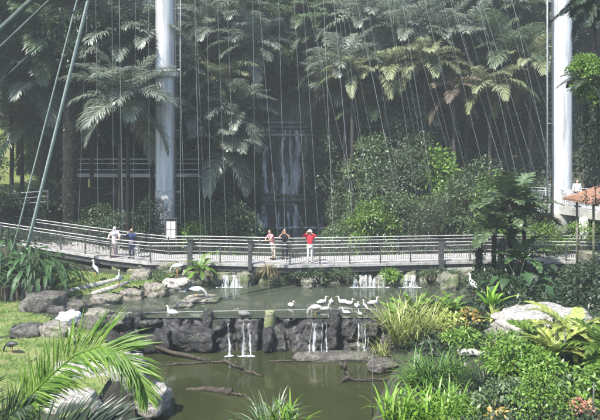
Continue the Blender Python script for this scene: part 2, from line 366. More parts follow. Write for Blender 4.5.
L = [  # px, py(base), level, size, material, label
 (40, 316, 1.3, (2.0, 1.3, 1.15), 'rock_dark', 'large dark boulder with a pale flat top below the leafy shrub'),
 (74, 313, 1.3, (1.1, 1.0, .6), 'rock_dark', 'dark boulder behind the bright white stone'),
 (24, 341, 1.4, (1.3, .9, .75), 'rock_dark', 'dark rounded boulder at the top edge of the lawn'),
 (52, 340, 1.4, (1.5, .9, .7), 'rock', 'grey brown boulder beside the lawn under the white stone'),
 (88, 334, 1.3, (1.0, .8, .75), 'rock_dark', 'dark boulder carrying the white stone'),
 (128, 345, .2, (.9, .8, 1.0), 'rock', 'brown boulder standing at the end of the weir'),
 (108, 352, .2, (.9, .7, .7), 'rock_dark', 'low black boulder behind the tip of the palm frond'),
 (96, 322, 1.25, (1.2, .8, .6), 'rock', 'wet brown boulder between the white stone and the weathered stump'),
 (116, 326, 1.2, (1.0, .7, .6), 'rock_dark', 'dark boulder closing the pond behind the weathered stump'),
 (30, 300, 1.5, (1.6, 1.0, .7), 'rock_dark', 'dark boulder under the planter box'),
 (104, 305, 1.3, (1.5, .8, .55), 'rock', 'flat grey ledge rock at the foot of the grassy slope'),
 (130, 300, 1.3, (1.2, .7, .55), 'rock', 'ledge rock with mossy top between slope and pond'),
 (140, 284, 1.5, (1.1, .9, .9), 'rock', 'grey boulder below the mossy bridge pier'),
 (155, 297, 1.3, (1.3, .8, .8), 'rock', 'blocky boulder in the pond corner, pale top'),
 (177, 291, 1.3, (1.6, 1.1, .75), 'rock_pale', 'pale flat boulder where the ibis stands'),
 (146, 270, 1.9, (1.2, .8, .6), 'wallstone', 'shaded boulder under the bridge beside the pier'),
 (168, 272, 1.9, (1.5, .8, .7), 'wallstone', 'mossy boulder under the bridge behind the ibis'),
 (200, 304, 1.26, (1.9, 1.3, .3), 'rock', 'low wet rock breaking the pond surface under the spread white bird'),
 (182, 309, 1.26, (.9, .6, .3), 'rock', 'small half sunken rock beside the low wet rock'),
 (110, 395, .9, (2.1, 1.5, 1.3), 'rock_pale', 'large white boulder behind the near palm'),
 (70, 392, 1.0, (1.5, 1.2, .9), 'rock_pale', 'whitish boulder showing through the near palm frond'),
 (145, 412, .3, (1.3, 1.2, .9), 'rock_pale', 'grey boulder at the edge of the lower pond'),
 (62, 425, 1.0, (1.7, 1.2, .9), 'rock_pale', 'pale boulder low under the near palm'),
 (552, 340, 1.5, (4.4, 2.4, 1.15), 'rock_pale', 'broad pale brown boulder sloping beside the path'),
 (512, 352, 1.2, (1.7, 1.2, 1.0), 'rock', 'brown boulder between fern and path'),
 (370, 346, .1, (.9, .7, .8), 'weir', 'dark wet rock under the grass at the weir end'),
 (384, 372, .05, (1.2, .8, .45), 'rock_dark', 'dark rock at the waterline below the pale grass'),
 (358, 350, .05, (.8, .6, .35), 'rock_dark', 'small wet rock at the foot of the weir'),
 (308, 288, 1.3, (.7, .6, .6), 'rock', 'small brown rock at the foot of the mossy pond wall'),
 (318, 286, 1.3, (.6, .5, .5), 'rock_pale', 'small pale rock beside the brown one at the pond wall'),
 (282, 284, 1.3, (1.1, .7, .9), 'wallstone', 'grey boulder beside the dry grass mound'),
 (244, 286, 1.3, (1.0, .7, .9), 'wallstone', 'dark boulder between small cascade and grass mound'),
 (450, 290, 1.3, (1.2, .8, 1.0), 'wallstone', 'grey boulder at the far corner of the upper pond'),
]
for i, (px, py, z, d, m, lb) in enumerate(L):
    p = flat(px, py, z); p.z = z + d[2] * 0.28
    rock(lb, p + Vector((0, d[1] * .4, 0)), d, m, i + 3, random.Random(i).uniform(-.5, .5), g)
p = flat(67, 322, 1.75); rock('bright white rounded stone lying on the dark boulders', p + Vector((0, .1, .12)), (.8, .6, .5), 'petal', 77, .2, None, 'stone', 'white_stone', 4, .3, .6)

# stone ledges, two curbs that edge the slope
def curb(label, pts, w, h, m):
    mb = MB()
    for i in range(len(pts) - 1): mb.bar(pts[i], pts[i + 1], w, h)
    return tag(mb.build('stone_curb', m), label, 'curb', 'stone curbs on the slope')
for lb, pl in (('long pale stone curb running down the grassy slope under the bridge', [(56, 296), (90, 288), (112, 282), (122, 279)]),
               ('short stone curb beside the boulders on the grassy slope', [(92, 295), (115, 289), (128, 284)])):
    mb = MB(); q = [G(*k, 20) for k in pl]
    mb.tube([v + Vector((0, 0, .04)) for v in q], [.16] * len(q), 6, jit=.5, rnd=random.Random(4)); tag(mb.build('stone_curb', 'rock_pale'), lb, 'curb')

# ------------------------------------------------------------------ weir and walls
def rubble_wall(P0, P1, z0, z1, th, seed, m, nx=60, nz=10, amp=.35, ztop=None, rough=False):
    """displaced rubble wall standing between two plan points; front faces the camera"""
    mb = MB(); a, b = Vector((*P0, 0)), Vector((*P1, 0)); t = (b - a).normalized(); n = Vector((t.y, -t.x, 0))
    if n.y > 0: n = -n
    vs = []
    for j in range(nz + 1):
        for i in range(nx + 1):
            u, w = i / nx, j / nz
            p = a.lerp(b, u); zt = z1 + (.1 * noise.noise((u * nx * .25, seed, 0)) if ztop is None else 0)
            p.z = z0 + (zt - z0) * w
            if rough:
                q = Vector((p.x * .8 + seed, p.z * .5, seed)); c1, c2 = noise.voronoi(q)[0][:2]
                s = 1.1 * noise.noise((p.x * .7, p.z * .5, seed)) - 1.6 * max(0, 1 - (c2 - c1) * 5) + .5 * noise.noise((p.x * 3, p.z * 3, 1)) + .3 * noise.noise((p.x * 9, p.z * 8, 2))
            else: s = .7 * noise.cell(Vector((p.x * 1.1 + seed, p.z * 1.6, seed))) + noise.noise((p.x * 1.6 + seed, p.y, p.z * 2.2))
            vs.append(p + n * (amp * s - .25 * w))
    k = len(vs)
    for i in range(nx + 1):
        u = i / nx; p = a.lerp(b, u) - n * th; vs.append(Vector((p.x, p.y, vs[nz * (nx + 1) + i].z - .02)))
    for i in range(nx + 1): p = vs[k + i]; vs.append(Vector((p.x, p.y, z0)))
    fs = [(j * (nx + 1) + i, j * (nx + 1) + i + 1, (j + 1) * (nx + 1) + i + 1, (j + 1) * (nx + 1) + i) for j in range(nz) for i in range(nx)]
    for j, (r0, r1) in enumerate(((nz * (nx + 1), k), (k, k + nx + 1))):
        fs += [(r0 + i, r0 + i + 1, r1 + i + 1, r1 + i) for i in range(nx)]
    mb.add(vs, fs, 0, True); return mb
w = thing('weir', 'low dark stone weir wall between the two ponds with water trickling over', 'weir', (0, 0, 0))
rubble_wall((-8.2, 24.55), (3.9, 24.55), -.5, 1.27, .75, 2, 'weir', 300, 36, .2, rough=True).build('wall', 'weir', w)
r = random.Random(8)
for i, (px, wd_, hh) in enumerate(((128, .9, 1.1), (147, 1.0, .8), (162, .8, 1.2), (190, 2.2, 1.25), (268, .5, 1.15), (331, .6, 1.1))):
    x = (px - 300) / F * 24.3
    o = link('facing_stone', rock_mesh(40 + i, (wd_, .6, hh), 4, .45, 'weir', block=.3), w, (x, 24.55 + r.uniform(-.1, .06), hh * .42), (0, 0, r.uniform(-.2, .2)))
link('apron_slab', rock_mesh(91, (4.2, 1.0, .45), 4, .3, 'rock_dark', block=.3), w, (1.6, 23.8, .02))
sub = [(208, 'mossy'), (270, 'yellowish'), (335, 'dark mossy'), (137, 'weathered')]
for i, (px, kd) in enumerate(sub):
    p = at(px, 318, 24.95); mb = MB(); rr = random.Random(i)
    mb.tube([(0, 0, -.75), (0, 0, .1), (.01, 0, .3), (0, 0, .42), (0, 0, .44)], [.27, .25, .23, .22, .16], 12, jit=.2, rnd=rr)
    tag(mb.build('stone_stump', 'mossconcrete' if i == 1 else 'weir'), ['dark stump on the weir below the spread white bird', 'yellowish stump on the weir beside the swimming duck', 'dark mossy stump amid the flock of white birds on the weir', 'weathered stump on the weir by the bank boulders'][i], 'stump', 'stumps on the weir').location = (p.x, 24.95, 1.2)

wl = thing('pond_wall', 'mossy rubble wall under the footbridge at the back of the upper pond', 'wall')
rubble_wall((-6.6, 31.15), (10.6, 31.5), .6, 1.93, .9, 5, 'wallstone', 200, 20, .3, rough=True).build('rubble_face', 'wallstone', wl)
mb = MB(); mb.box((2.0, 32.3, 1.98), (17.0, .6, .12)); mb.build('coping', 'concrete', wl)
wl = thing('bank_wall', 'grey stone bank wall under the footbridge beyond the dark palm clump', 'wall')
rubble_wall((10.4, 31.2), (19.5, 30.4), .8, 2.0, .5, 9, 'wallstone', 90, 10, .25).build('rubble_face', 'concrete', wl)
mb = MB(); mb.bar((10.4, 31.5, 2.02), (19.5, 30.7, 2.02), .4, .08); mb.build('coping', 'concrete', wl)

# water falling: thin strips of broken water
def fall(label, x, y, z1, z0, w, m='fall', bulge=.12, name='waterfall', group=None, nx=6):
    o = thing(name, label, 'waterfall', (x, y, z0), 0, group)
    mb = MB(); nz = 16; r = random.Random(int(x * 50 + y)); ns = max(2, int(w * 12)) if w < .6 else int(w * 6)
    for q in range(ns):
        cx = w * ((q + .5) / ns - .5) + r.uniform(-.04, .04); sw = r.uniform(.015, .05) if w < .6 else r.uniform(.04, .13); dr = r.uniform(-.05, .05); wx = 0.0; ys = r.uniform(-.06, .06)
        top = 1 if r.random() < .75 else r.uniform(.5, .8); vs = []
        for j in range(nz + 1):
            t = j / nz * top; wx += r.uniform(-.022, .022); ww = sw * (1.5 - .8 * t) * r.uniform(.3, 1.35)
            for e in (-1, 0, 1): vs.append((cx + wx + dr * (1 - t) + e * ww, -bulge * (1 - t) ** .5 - ys * (1 - t) - .02 * (e == 0) + (.2 if j == nz and top == 1 else 0), (z1 - z0) * min(1, t * 1.08)))
        mb.add(vs, [(j * 3 + i, j * 3 + i + 1, (j + 1) * 3 + i + 1, (j + 1) * 3 + i) for j in range(nz) for i in range(2)], 0, True)
    mb.build('falling_water', m, o)
    mb = MB()
    for k in range(max(6, int(w * 40) + 8)):
        mb.ball((r.uniform(-.6, .6) * (w + .2), -bulge - r.uniform(-.02, .16), .01), (r.uniform(.02, .09), r.uniform(.02, .07), r.uniform(.006, .012)), 0, 8, 4)
    mb.build('splash_foam', 'foam', o)
    return o
g = 'trickles over the weir'
for px, w_, lb in ((229, .09, 'thin single white trickle over the weir below the low wet rock'), (243, .16, 'white trickle over the weir, partner of the brighter one by the stump'), (249, .16, 'bright white trickle over the weir beside the yellowish stump'),
                   (313, .3, 'broad white trickle over the weir below the flock'), (325, .14, 'narrow trickle over the weir beside the broad white one'), (363, .35, 'trickle over the weir end beside the pale grass')):
    p = at(px, 322, 24.2); fall(lb, p.x, 24.12, 1.3, 0.02, w_, 'fall', .1, 'waterfall', g)
g = 'cascades under the footbridge'
for px, w_, lb in ((232, 1.1, 'small cascade under the footbridge beside the fern'), (369, 1.5, 'widest small cascade under the middle of the footbridge'), (409, .8, 'small cascade under the footbridge near the heavy dark post')):
    p = at(px, 275, 30.8); fall(lb, p.x, 30.72, 1.9, ZU + .01, w_, 'fall', .15, 'waterfall', g, 10)

# ------------------------------------------------------------------ cliff and the tall waterfall
cl = MB(); nx, nz = 90, 110
def cliff_y(x, z):
    st = 50.0 if z < 3.9 else (51.3 if z < 10.4 else 53.0)
    return st + 1.0 * noise.noise((x * .45, z * .25, 4.0)) + .3 * noise.noise((x * 1.6, z * .7, 9.0)) + .5 * sst(3.2, 6, abs(x + 1.3))
vs = []
for j in range(nz + 1):
    for i in range(nx + 1):
        x = -8 + 13.5 * i / nx; z = .6 + (13.2 + 1.1 * noise.noise((x * .6, 2.0, 5.0)) + .3 * noise.noise((x * 2.2, 2.0, 8.0))) * j / nz; vs.append((x, cliff_y(x, z), z))
cl.add(vs, [(j * (nx + 1) + i, j * (nx + 1) + i + 1, (j + 1) * (nx + 1) + i + 1, (j + 1) * (nx + 1) + i) for j in range(nz) for i in range(nx)], 0, True)
struct(cl.build('cliff_terrain', 'cliff'))
wf = thing('tall_waterfall', 'tall misty waterfall veiling the dark stepped cliff at the back', 'waterfall', (0, 0, 0))
r = random.Random(3)
def stream(x, w, z0, z1, off, nm, m):              # one wandering ribbon of the fall, hugging the rock
    mb = MB(); nz = max(6, int((z1 - z0) * 5)); vs = []; ph = r.uniform(0, 50)
    for j in range(nz + 1):
        z = z0 + (z1 - z0) * j / nz; t = 1 - j / nz
        cx = x + .35 * noise.noise((ph, z * .5, 0)) + .1 * noise.noise((ph, z * 2, 3)); ww = w * (.45 + .7 * t) * (1 + .7 * noise.noise((ph + 9, z * 1.1, 1)))
        for k in range(5):
            xx = cx + ww * (k / 4 - .5); zz = min(z, z1 - .12)
            vs.append((xx, cliff_y(xx, zz) - off - .12 * t - .05 * math.sin(k * PI / 4), z))
    mb.add(vs, [(j * 5 + i, j * 5 + i + 1, (j + 1) * 5 + i + 1, (j + 1) * 5 + i) for j in range(nz) for i in range(4)], 0, True)
    return mb.build(nm, m, wf)
for x in (-3.0, -2.4, -1.7, -1.3, -.8, -.3, .2, .9, 1.3, 1.7): stream(x + r.uniform(-.2, .2), r.uniform(.25, .9), 3.85, r.choice((10.35, 10.35, 9.0, 7.6, 6.6)), .12, 'water_stream', 'veil')
for k in range(12): stream(r.uniform(-3.6, 1.8), r.uniform(.15, .5), 1.93, r.choice((3.85, 3.85, 3.2)), .12, 'water_stream', 'veil')
mb = MB()
for i in range(70):
    x = r.uniform(-4, 2.0); mb.ball((x, cliff_y(x, 2) - r.uniform(.2, 1.0), ZP + .02), (r.uniform(.1, .3), r.uniform(.08, .2), .05), 0, 7, 4)
mb.build('splash_foam', 'foam', wf)
for px0, px1, py, Y, lb in ((243, 330, 201, 49.6, 'long pale rock ledge at the foot of the tall waterfall'), (262, 322, 196, 49.9, 'curved pale rock lip midway up the lowest cliff step')):
    mb = MB(); a, b = at(px0, py, Y), at(px1, py - 2, Y)
    mb.tube([a.lerp(b, k / 10) + Vector((0, .15 * math.sin(k), (.12 if py < 200 else .05) * math.sin(k * .9))) for k in range(11)], [(.3, .14)] * 11, 8, jit=.5, rnd=r)
    tag(mb.build('rock_ledge', 'wallstone'), lb, 'ledge')

# ------------------------------------------------------------------ footbridge and walkways
def resample(P, step):
    P = [Vector(p) for p in P]; out = [P[0]]; 
    for a, b in zip(P, P[1:]):
        n = max(1, round((b - a).length / step))
        out += [a.lerp(b, k / n) for k in range(1, n + 1)]
    return out
def offset(P, d):                                   # plan offset away from the camera side
    out = []
    for i, p in enumerate(P):
        t = P[min(i + 1, len(P) - 1)] - P[max(i - 1, 0)]; t.z = 0; t.normalize()
        out.append(p + Vector((-t.y, t.x, 0)) * d)
    return out
def railing(root, P, h=1.1, bars=(1.08, .9, .2), pick=.1, post=(.07, .07), rr=.03, mp='dark_metal', mr='rail', every=1):
    for k, b in enumerate(bars[:2]):
        mb = MB(); mb.tube([p + Vector((0, 0, b)) for p in P], rr if k == 0 else rr * .85, 8); mb.build('handrail', mr, root)
    for i in range(0, len(P), every):
        mb = MB(); mb.box(P[i] + Vector((0, 0, h / 2 - .12)), (post[0], post[1], h + .2), 0); mb.build('post', mp, root)
    for a, b in zip(P, P[1:]):
        mb = MB(); lo, hi = Vector((0, 0, bars[2])), Vector((0, 0, bars[1] - .04))
        mb.bar(a + lo, b + lo, .035, .04, 1)
        if len(bars) > 3: mb.bar(a + Vector((0, 0, bars[3])), b + Vector((0, 0, bars[3])), .03, .035, 1)
        L = (b - a).length; n = max(2, int(L / pick)) if pick else 0
        for k in range(1, n):
            q = a.lerp(b, k / n); mb.bar(q + lo, q + hi, .02, .02, 0)
        mb.build('railing_panel', [mp, mr], root)
NE = [(-45, 240, 37.6, 3.2), (0, 241, 36, 2.95), (60, 250, 34.2, 2.65), (110, 258, 32.7, 2.45), (150, 262, 31.7, 2.4), (190, 261, 31.75, 2.4), (250, 262, 31.3, 2.4), (290, 263, 30.95, 2.4), (350, 262, 31.3, 2.4), (441, 260, 31.9, 2.4), (500, 258, 32.3, 2.4), (600, 260, 31.9, 2.4), (670, 262, 31.7, 2.4)]
near = [Vector(((px - 300) / F * Y, Y, z)) for px, py, Y, z in NE]
near = resample(near, 2.0); farr = offset(near, 2.5)
br = thing('footbridge', 'long curving footbridge with grey steel railings crossing behind the upper pond', 'bridge')
mb = MB(); n = len(near); T = Vector((0, 0, -.14))
mb.add(near + farr + [p + T for p in near] + [p + T for p in farr], [f for i in range(n - 1) for f in ((i, i + 1, n + i + 1, n + i), (2 * n + i, 3 * n + i, 3 * n + i + 1, 2 * n + i + 1), (i, 2 * n + i, 2 * n + i + 1, i + 1), (n + i, n + i + 1, 3 * n + i + 1, 3 * n + i))])
mb.build('deck', 'deck', br)
for P, s in ((offset(near, .18), 1), (offset(near, 2.3), 1)):
    mb = MB()
    for a, b in zip(P, P[1:]): mb.bar(a + Vector((0, 0, -.3)), b + Vector((0, 0, -.3)), .14, .3)
    mb.build('edge_beam', 'dark_metal', br)
railing(br, offset(near, .07)); railing(br, offset(near, 2.43))
def along(px):
    return min(near, key=lambda p: abs(p.x / p.y * F + 300 - px))
for px in (189, 253, 441):
    p = along(px); mb = MB(); mb.box(p + Vector((0, -.02, .45)), (.26 if px != 253 else .2, .2, 1.6)); mb.box(p + Vector((0, -.02, 1.28)), (.34, .28, .05)); mb.build('gate_post', 'dark_metal', br)
for px, m_ in ((116, 'mossconcrete'), (131, 'mossconcrete'), (22, 'concrete'), (250, 'wallstone'), (345, 'wallstone'), (505, 'concrete'), (590, 'concrete')):
    p = along(px); p = Vector(((px - 300) / F * p.y, p.y + .4, p.z)); zb = min(H(p.x, p.y), p.z - .6) - .2
    mb = MB(); mb.box((p.x, p.y, (zb + p.z - .46) / 2), (.55 if px < 140 else .5, .6, p.z - .46 - zb)); mb.build('pier', m_, br)

# walkway with a slab round the steel column, upper bank
up = [at(525, 203, 39), at(545, 203.5, 38), at(572, 208, 36), at(592, 213, 34), at(630, 222, 32)]
zz = 5.0
up = resample([Vector((p.x, p.y, zz)) for p in up], 1.6); upf = offset(up, 2.2)
wk = thing('upper_walkway', 'raised concrete walkway with pale railings round the white column by the tiled roof', 'walkway')
mb = MB(); n = len(up); T = Vector((0, 0, -.5))
mb.add(up + upf + [p + T for p in up] + [p + T for p in upf], [f for i in range(n - 1) for f in ((i, i + 1, n + i + 1, n + i), (2 * n + i, 3 * n + i, 3 * n + i + 1, 2 * n + i + 1), (i, 2 * n + i, 2 * n + i + 1, i + 1), (n + i, n + i + 1, 3 * n + i + 1, 3 * n + i))] + [(0, n, 3 * n, 2 * n)])
mb.build('slab', 'concrete', wk)
railing(wk, offset(up, .06), mr='white_metal', mp='grey_metal'); railing(wk, offset(up, 2.1), mr='white_metal', mp='grey_metal')
for px, Y in ((588, 34.2), (531, 38.6)):
    p = at(px, 215, Y); zb = H(p.x, Y) - .3; mb = MB(); mb.tube([(p.x, Y + .5, zb), (p.x, Y + .5, zz - .5)], .27, 14); mb.build('support_column', 'cream' if px > 570 else 'concrete', wk)

bk = [at(74, 165, 42.6), at(110, 163, 42.4), at(150, 160, 42.2), at(200, 158, 42.6)]
bw = thing('hillside_walkway', 'shadowy hillside walkway with pale rails seen between the black trunk and the steel column', 'walkway')
P = resample([Vector((p.x, p.y, 6.85)) for p in bk], 2.0); Pf = offset(P, 2.0); n = len(P)
mb = MB(); T = Vector((0, 0, -.25))
mb.add(P + Pf + [p + T for p in P] + [p + T for p in Pf], [f for i in range(n - 1) for f in ((i, i + 1, n + i + 1, n + i), (2 * n + i, 3 * n + i, 3 * n + i + 1, 2 * n + i + 1), (i, 2 * n + i, 2 * n + i + 1, i + 1))]); mb.build('deck', 'concrete', bw)
railing(bw, offset(P, .06), bars=(1.08, .75, .3), pick=0, rr=.045, mr='grey_metal')
for p in P[1::2]:
    mb = MB(); mb.tube([(p.x, p.y + 1, H(p.x, p.y + 1) - .3), (p.x, p.y + 1, 6.62)], .16, 8); mb.build('support_column', 'dark_metal', bw)
P = [at(x, y, 44) for x, y in ((92, 196), (108, 194), (124, 188), (132, 181))]
bw = thing('stair_rail', 'pair of pale handrails climbing the dark slope below the hillside walkway', 'railing')
for dz in (0, .55): mb = MB(); mb.tube([p + Vector((0, 0, dz)) for p in P], .03, 6); mb.build('handrail', 'rail', bw)
for p in P: mb = MB(); mb.tube([(p.x, p.y, min(H(p.x, p.y), p.z - .4) - .2), p + Vector((0, 0, .55))], .03, 6); mb.build('post', 'dark_metal', bw)

P = resample([at(232, 133, 51.2), at(316, 133, 51.2)], 1.8); P = [Vector((p.x, 51.1, 10.05)) for p in P]
vw = thing('waterfall_walkway', 'railed viewing walkway crossing the dark cliff above the tall waterfall', 'walkway')
Pf = offset(P, 1.3); n = len(P); mb = MB(); T = Vector((0, 0, -.18))
mb.add(P + Pf + [p + T for p in P] + [p + T for p in Pf], [f for i in range(n - 1) for f in ((i, i + 1, n + i + 1, n + i), (2 * n + i, 3 * n + i, 3 * n + i + 1, 2 * n + i + 1), (i, 2 * n + i, 2 * n + i + 1, i + 1))]); mb.build('deck', 'concrete', vw)
railing(vw, offset(P, .06), h=1.0, bars=(1.0, .6, .25), pick=0, rr=.055)
P = resample([at(-20, 196, 38), at(20, 193, 38), at(48, 191, 38.5)], 2)
lw = thing('slope_railing', 'low pale railing below the bright green slope', 'railing')
railing(lw, [Vector((p.x, p.y, max(H(p.x, p.y), p.z - 1.0))) for p in P], bars=(1.0, .65, .3), pick=0)

# hut roof with clay tiles
hp = at(585, 196, 31.0); hut = thing('tiled_hut', 'small hut with an orange clay tile roof below the white column', 'hut', (hp.x + .9, 31.0, 0))
zb = H(hp.x + .9, 31) ; ze = CZ - (200 - HY) / F * 31; zr = ze + 1.0
mb = MB()
for (x, y) in ((-.9, -.9), (.9, -.9), (.9, .9), (-.9, .9)): 
    m2 = MB(); m2.tube([(x, y, zb - .3), (x, y, ze + .02)], .06, 8); m2.build('corner_post', 'wallstone', hut)
mb.add([(-1.45, -1.4, ze), (1.45, -1.4, ze), (1.45, 1.4, ze), (-1.45, 1.4, ze), (0.35, 0, zr), (.5, 0, zr), (-1.45, -1.4, ze - .1), (1.45, -1.4, ze - .1), (1.45, 1.4, ze - .1), (-1.45, 1.4, ze - .1)],
       [(0, 1, 5, 4), (1, 2, 5), (2, 3, 4, 5), (3, 0, 4), (6, 7, 1, 0), (7, 8, 2, 1), (8, 9, 3, 2), (9, 6, 0, 3), (9, 8, 7, 6)])
apx = Vector((.42, 0, zr))
for a, b in (((-1.45, -1.4), (1.45, -1.4)), ((-1.45, 1.4), (-1.45, -1.4)), ((1.45, -1.4), (1.45, 1.4))):
    for k in range(1, 13):
        s = Vector((a[0] + (b[0] - a[0]) * k / 13, a[1] + (b[1] - a[1]) * k / 13, ze)); t = apx - s
        L = min(k, 13 - k) / 6.5
        mb.tube([s, s + t * min(1, L) * .97], .06, 6)
mb.build('roof', 'tile', hut)
mb = MB(); mb.box((0, 0, zb + .5), (1.7, 1.7, 1.1)); mb.build('parapet', 'wallstone', hut)

# ------------------------------------------------------------------ steel columns
def column(px, Y, w, lb, ring, flip):
    p = at(px, 200, Y); z0 = H(p.x, Y) - .3; rd = w / F * Y / 2
    o = thing('steel_column', lb, 'column', (p.x, Y, z0), 0)
    mb = MB(); nz = 14; top = 34 - z0
    mb.tube([(0, 0, top * k / nz) for k in range(nz + 1)], rd, 32); mb.build('shaft', 'white_metal', o)
    zs = CZ - (190 - HY) / F * Y - z0
    mb = MB(); mb.tube([(0, 0, 0), (0, 0, zs)], rd + .02, 32); mb.build('shade_sleeve', 'concrete', o)  # greyer sleeve stands in for the shade on the column's foot
    for yy in ring:
        zc = CZ - (yy - HY) / F * Y - z0; mb = MB()
        mb.tube([(0, 0, zc - .12), (0, 0, zc + .02), (0, 0, zc + .021), (0, 0, zc + .3), (0, 0, zc + .301), (0, 0, zc + .42)], [rd + .03, rd + .22, rd + .24, rd + .24, rd + .1, rd + .02], 32, smooth=False)
        for k in range(24):
            a = 2 * PI * k / 24; mb.box((math.cos(a) * (rd + .25), math.sin(a) * (rd + .25), zc + .16), (.05, .05, .24), a)
        mb.build('collar', 'grey_metal', o)
    s = -1 if flip else 1
    for j, (dx, ww) in enumerate(((rd + .16, .045), (rd + .46, .035))):
        mb = MB(); mb.tube([(s * dx, -.25, 0.2), (s * dx, -.25, top)], ww * (1.5 if flip and j else 1), 8); mb.build('ladder_rail', 'grey_metal' if j else 'dark_metal', o)
    mb = MB()
    for k in range(int(top / .34)): mb.bar((s * (rd + .16), -.25, .4 + k * .34), (s * (rd + .46), -.25, .4 + k * .34), .025, .025)
    mb.build('ladder_rungs', 'dark_metal', o)
    mb = MB()
    for k in range(1, 8): mb.bar((s * rd * .9, -.1, k * top / 8), (s * (rd + .46), -.25, k * top / 8), .05, .06)
    mb.build('ladder_bracket', 'grey_metal', o)
    return o
column(165, 38, 18.5, 'tall white steel column with a ribbed collar and ladder behind the notice board', [77], False)
column(562, 37.4, 18.5, 'tall white steel column with side pipes rising from the upper walkway', [], True)

# notice board
p = at(171, 262, 34.5); o = thing('notice_board', 'black framed notice board with four white sheets beside the footbridge', 'sign', (p.x, 34.5, H(p.x, 34.5)))
zt = CZ - (219 - HY) / F * 34.5 - H(p.x, 34.5); hh = 21 / F * 34.5; ww = 10 / F * 34.5
mb = MB()
for s in (-1, 1): mb.box((s * (ww / 2 + .03), 0, zt / 2), (.06, .08, zt))
mb.build('frame_post', 'dark_metal', o)
mb = MB(); mb.box((0, .01, zt - hh / 2), (ww, .05, hh)); mb.box((0, -.01, zt + .03), (ww + .2, .14, .05)); mb.build('backing_board', 'dark_metal', o)
for i in (-1, 1):
    for j in (0, 1):
        mb = MB(); mb.box((i * ww * .235, -.02, zt - hh * (.3 + .42 * j)), (ww * .4, .012, hh * .37)); mb.build('paper_sheet', 'paper', o)

# pale yellow sign
p = at(90, 187, 43); o = thing('yellow_sign', 'small pale yellow sign on a stake among dark leaves under the hillside walkway', 'sign', (p.x, 43, 0))
mb = MB(); mb.tube([(0, .03, H(p.x, 43) - .2), (0, .03, p.z + .1)], .025, 6); mb.build('stake', 'dark_metal', o)
mb = MB(); mb.box((0, 0, p.z + .3), (.3, .04, .65)); mb.build('sign_panel', 'c_yellow', o)

# planter box
p = G(13, 300, 20); o = thing('planter_box', 'dark wooden planter box beside the long leaved shrub', 'planter', p)
mb = MB(); mb.box((0, 0, .3), (.9, .6, .65)); mb.build('box_panel', 'log', o)
for k in range(4): mb = MB(); mb.box((-.36 + k * .24, -.32, .32), (.07, .05, .7)); mb.build('post', 'log_pale' if k == 2 else 'log', o)
PLANTER = p

# ------------------------------------------------------------------ net cables
def cable(label, a, b, r_, m='cable', group=None, name='net_cable', sag=0.0):
    a, b = Vector(a), Vector(b); o = thing(name, label, 'cable', b, 0, group)
    mb = MB(); n = 8
    mb.tube([(a - b) * (1 - k / n) + Vector((0, 0, -sag * 4 * (k / n) * (1 - k / n))) for k in range(n + 1)], r_, 5); mb.build('strand', m, o)
    mb = MB(); mb.tube([(0, 0, -.15), (0, 0, .2)], r_ * 2.2, 6); mb.build('anchor', 'dark_metal', o)
    return o
def slant(x0, y0, x1, y1, Y): # cable that reads x0,y0 -> x1,y1; carried on up to the net and down to the ground
    a, b = at(x0, y0, Y), at(x1, y1, Y); d = (a - b).normalized()
    t = (26 - a.z) / d.z if d.z > .05 else 0; hi = a + d * max(0, t)
    q = b.copy()
    for _ in range(200):
        if q.z < max(H(q.x, q.y), ZU if q.y < 32 and q.y > 25 else -9): break
        q -= d * .2
    return hi, q
rr = random.Random(21)
lab = 'thin pale net cable slanting across the jungle between the tall waterfall and the walkway column'
for x0, x1, y1 in ((312, 330, 105), (326, 350, 180), (345, 372, 190), (362, 395, 190), (380, 415, 200), (395, 432, 190), (412, 452, 190), (425, 470, 200), (440, 490, 190), (455, 505, 185), (470, 522, 185), (486, 535, 180), (505, 548, 170)):
    cable(lab, *slant(x0 + rr.uniform(-8, 8), 0, x1 + rr.uniform(-5, 5), y1 + rr.uniform(-20, 10), rr.uniform(38, 43)), rr.choice((.008, .011, .0125)), 'cable', 'slanting net cables')
for k in range(16):
    x0 = 318 + k * 13 + rr.uniform(-5, 5); cable(lab, *slant(x0, 0, x0 + (x0 - 170) * .19 + rr.uniform(-8, 8), 190, rr.uniform(40, 44)), .006, 'cable', 'slanting net cables')
lab = 'thin pale net cable hanging in front of the tall waterfall and its cliff'
for x0, x1, y1 in ((232, 236, 200), (247, 253, 200), (262, 272, 210), (276, 288, 210), (290, 303, 210), (302, 318, 215)):
    cable(lab, *slant(x0 + rr.uniform(-6, 6), 0, x1 + rr.uniform(-4, 4), y1, rr.uniform(36, 40)), .008, 'cable', 'cables before the waterfall')
lab = 'thin pale net cable hanging almost plumb among the dark palms round the collared column'
for x0, x1, y1 in ((84, 80, 220), (98, 96, 220), (110, 110, 215), (118, 122, 220), (135, 135, 215), (144, 146, 220), (182, 188, 225), (196, 208, 225), (205, 214, 225), (219, 226, 225)):
    cable(lab, *slant(x0 + rr.uniform(-5, 5), 0, x1 + rr.uniform(-4, 4), y1, rr.uniform(33, 36)), .007, 'cable', 'cables round the collared column')
lab = 'thin net cable dropping in front of the footbridge to the upper pond'
for x0, x1, y1 in ((120, 123, 290), (196, 202, 300), (326, 336, 300)):
    cable(lab, *slant(x0, 60, x1, y1, 28.5), .009, 'cable', 'cables before the footbridge')
a, b = slant(88, 0, 22, 268, 31); cable('thick green sheathed guy cable leaning across the dark trees by the leafy shrub', a, b, .095, 'cable_green', None, 'guy_cable')
a, b = slant(77, 0, 8, 268, 30.5); cable('thinner guy cable running beside the thick green one', a, b, .045, 'cable_green', None, 'guy_cable')
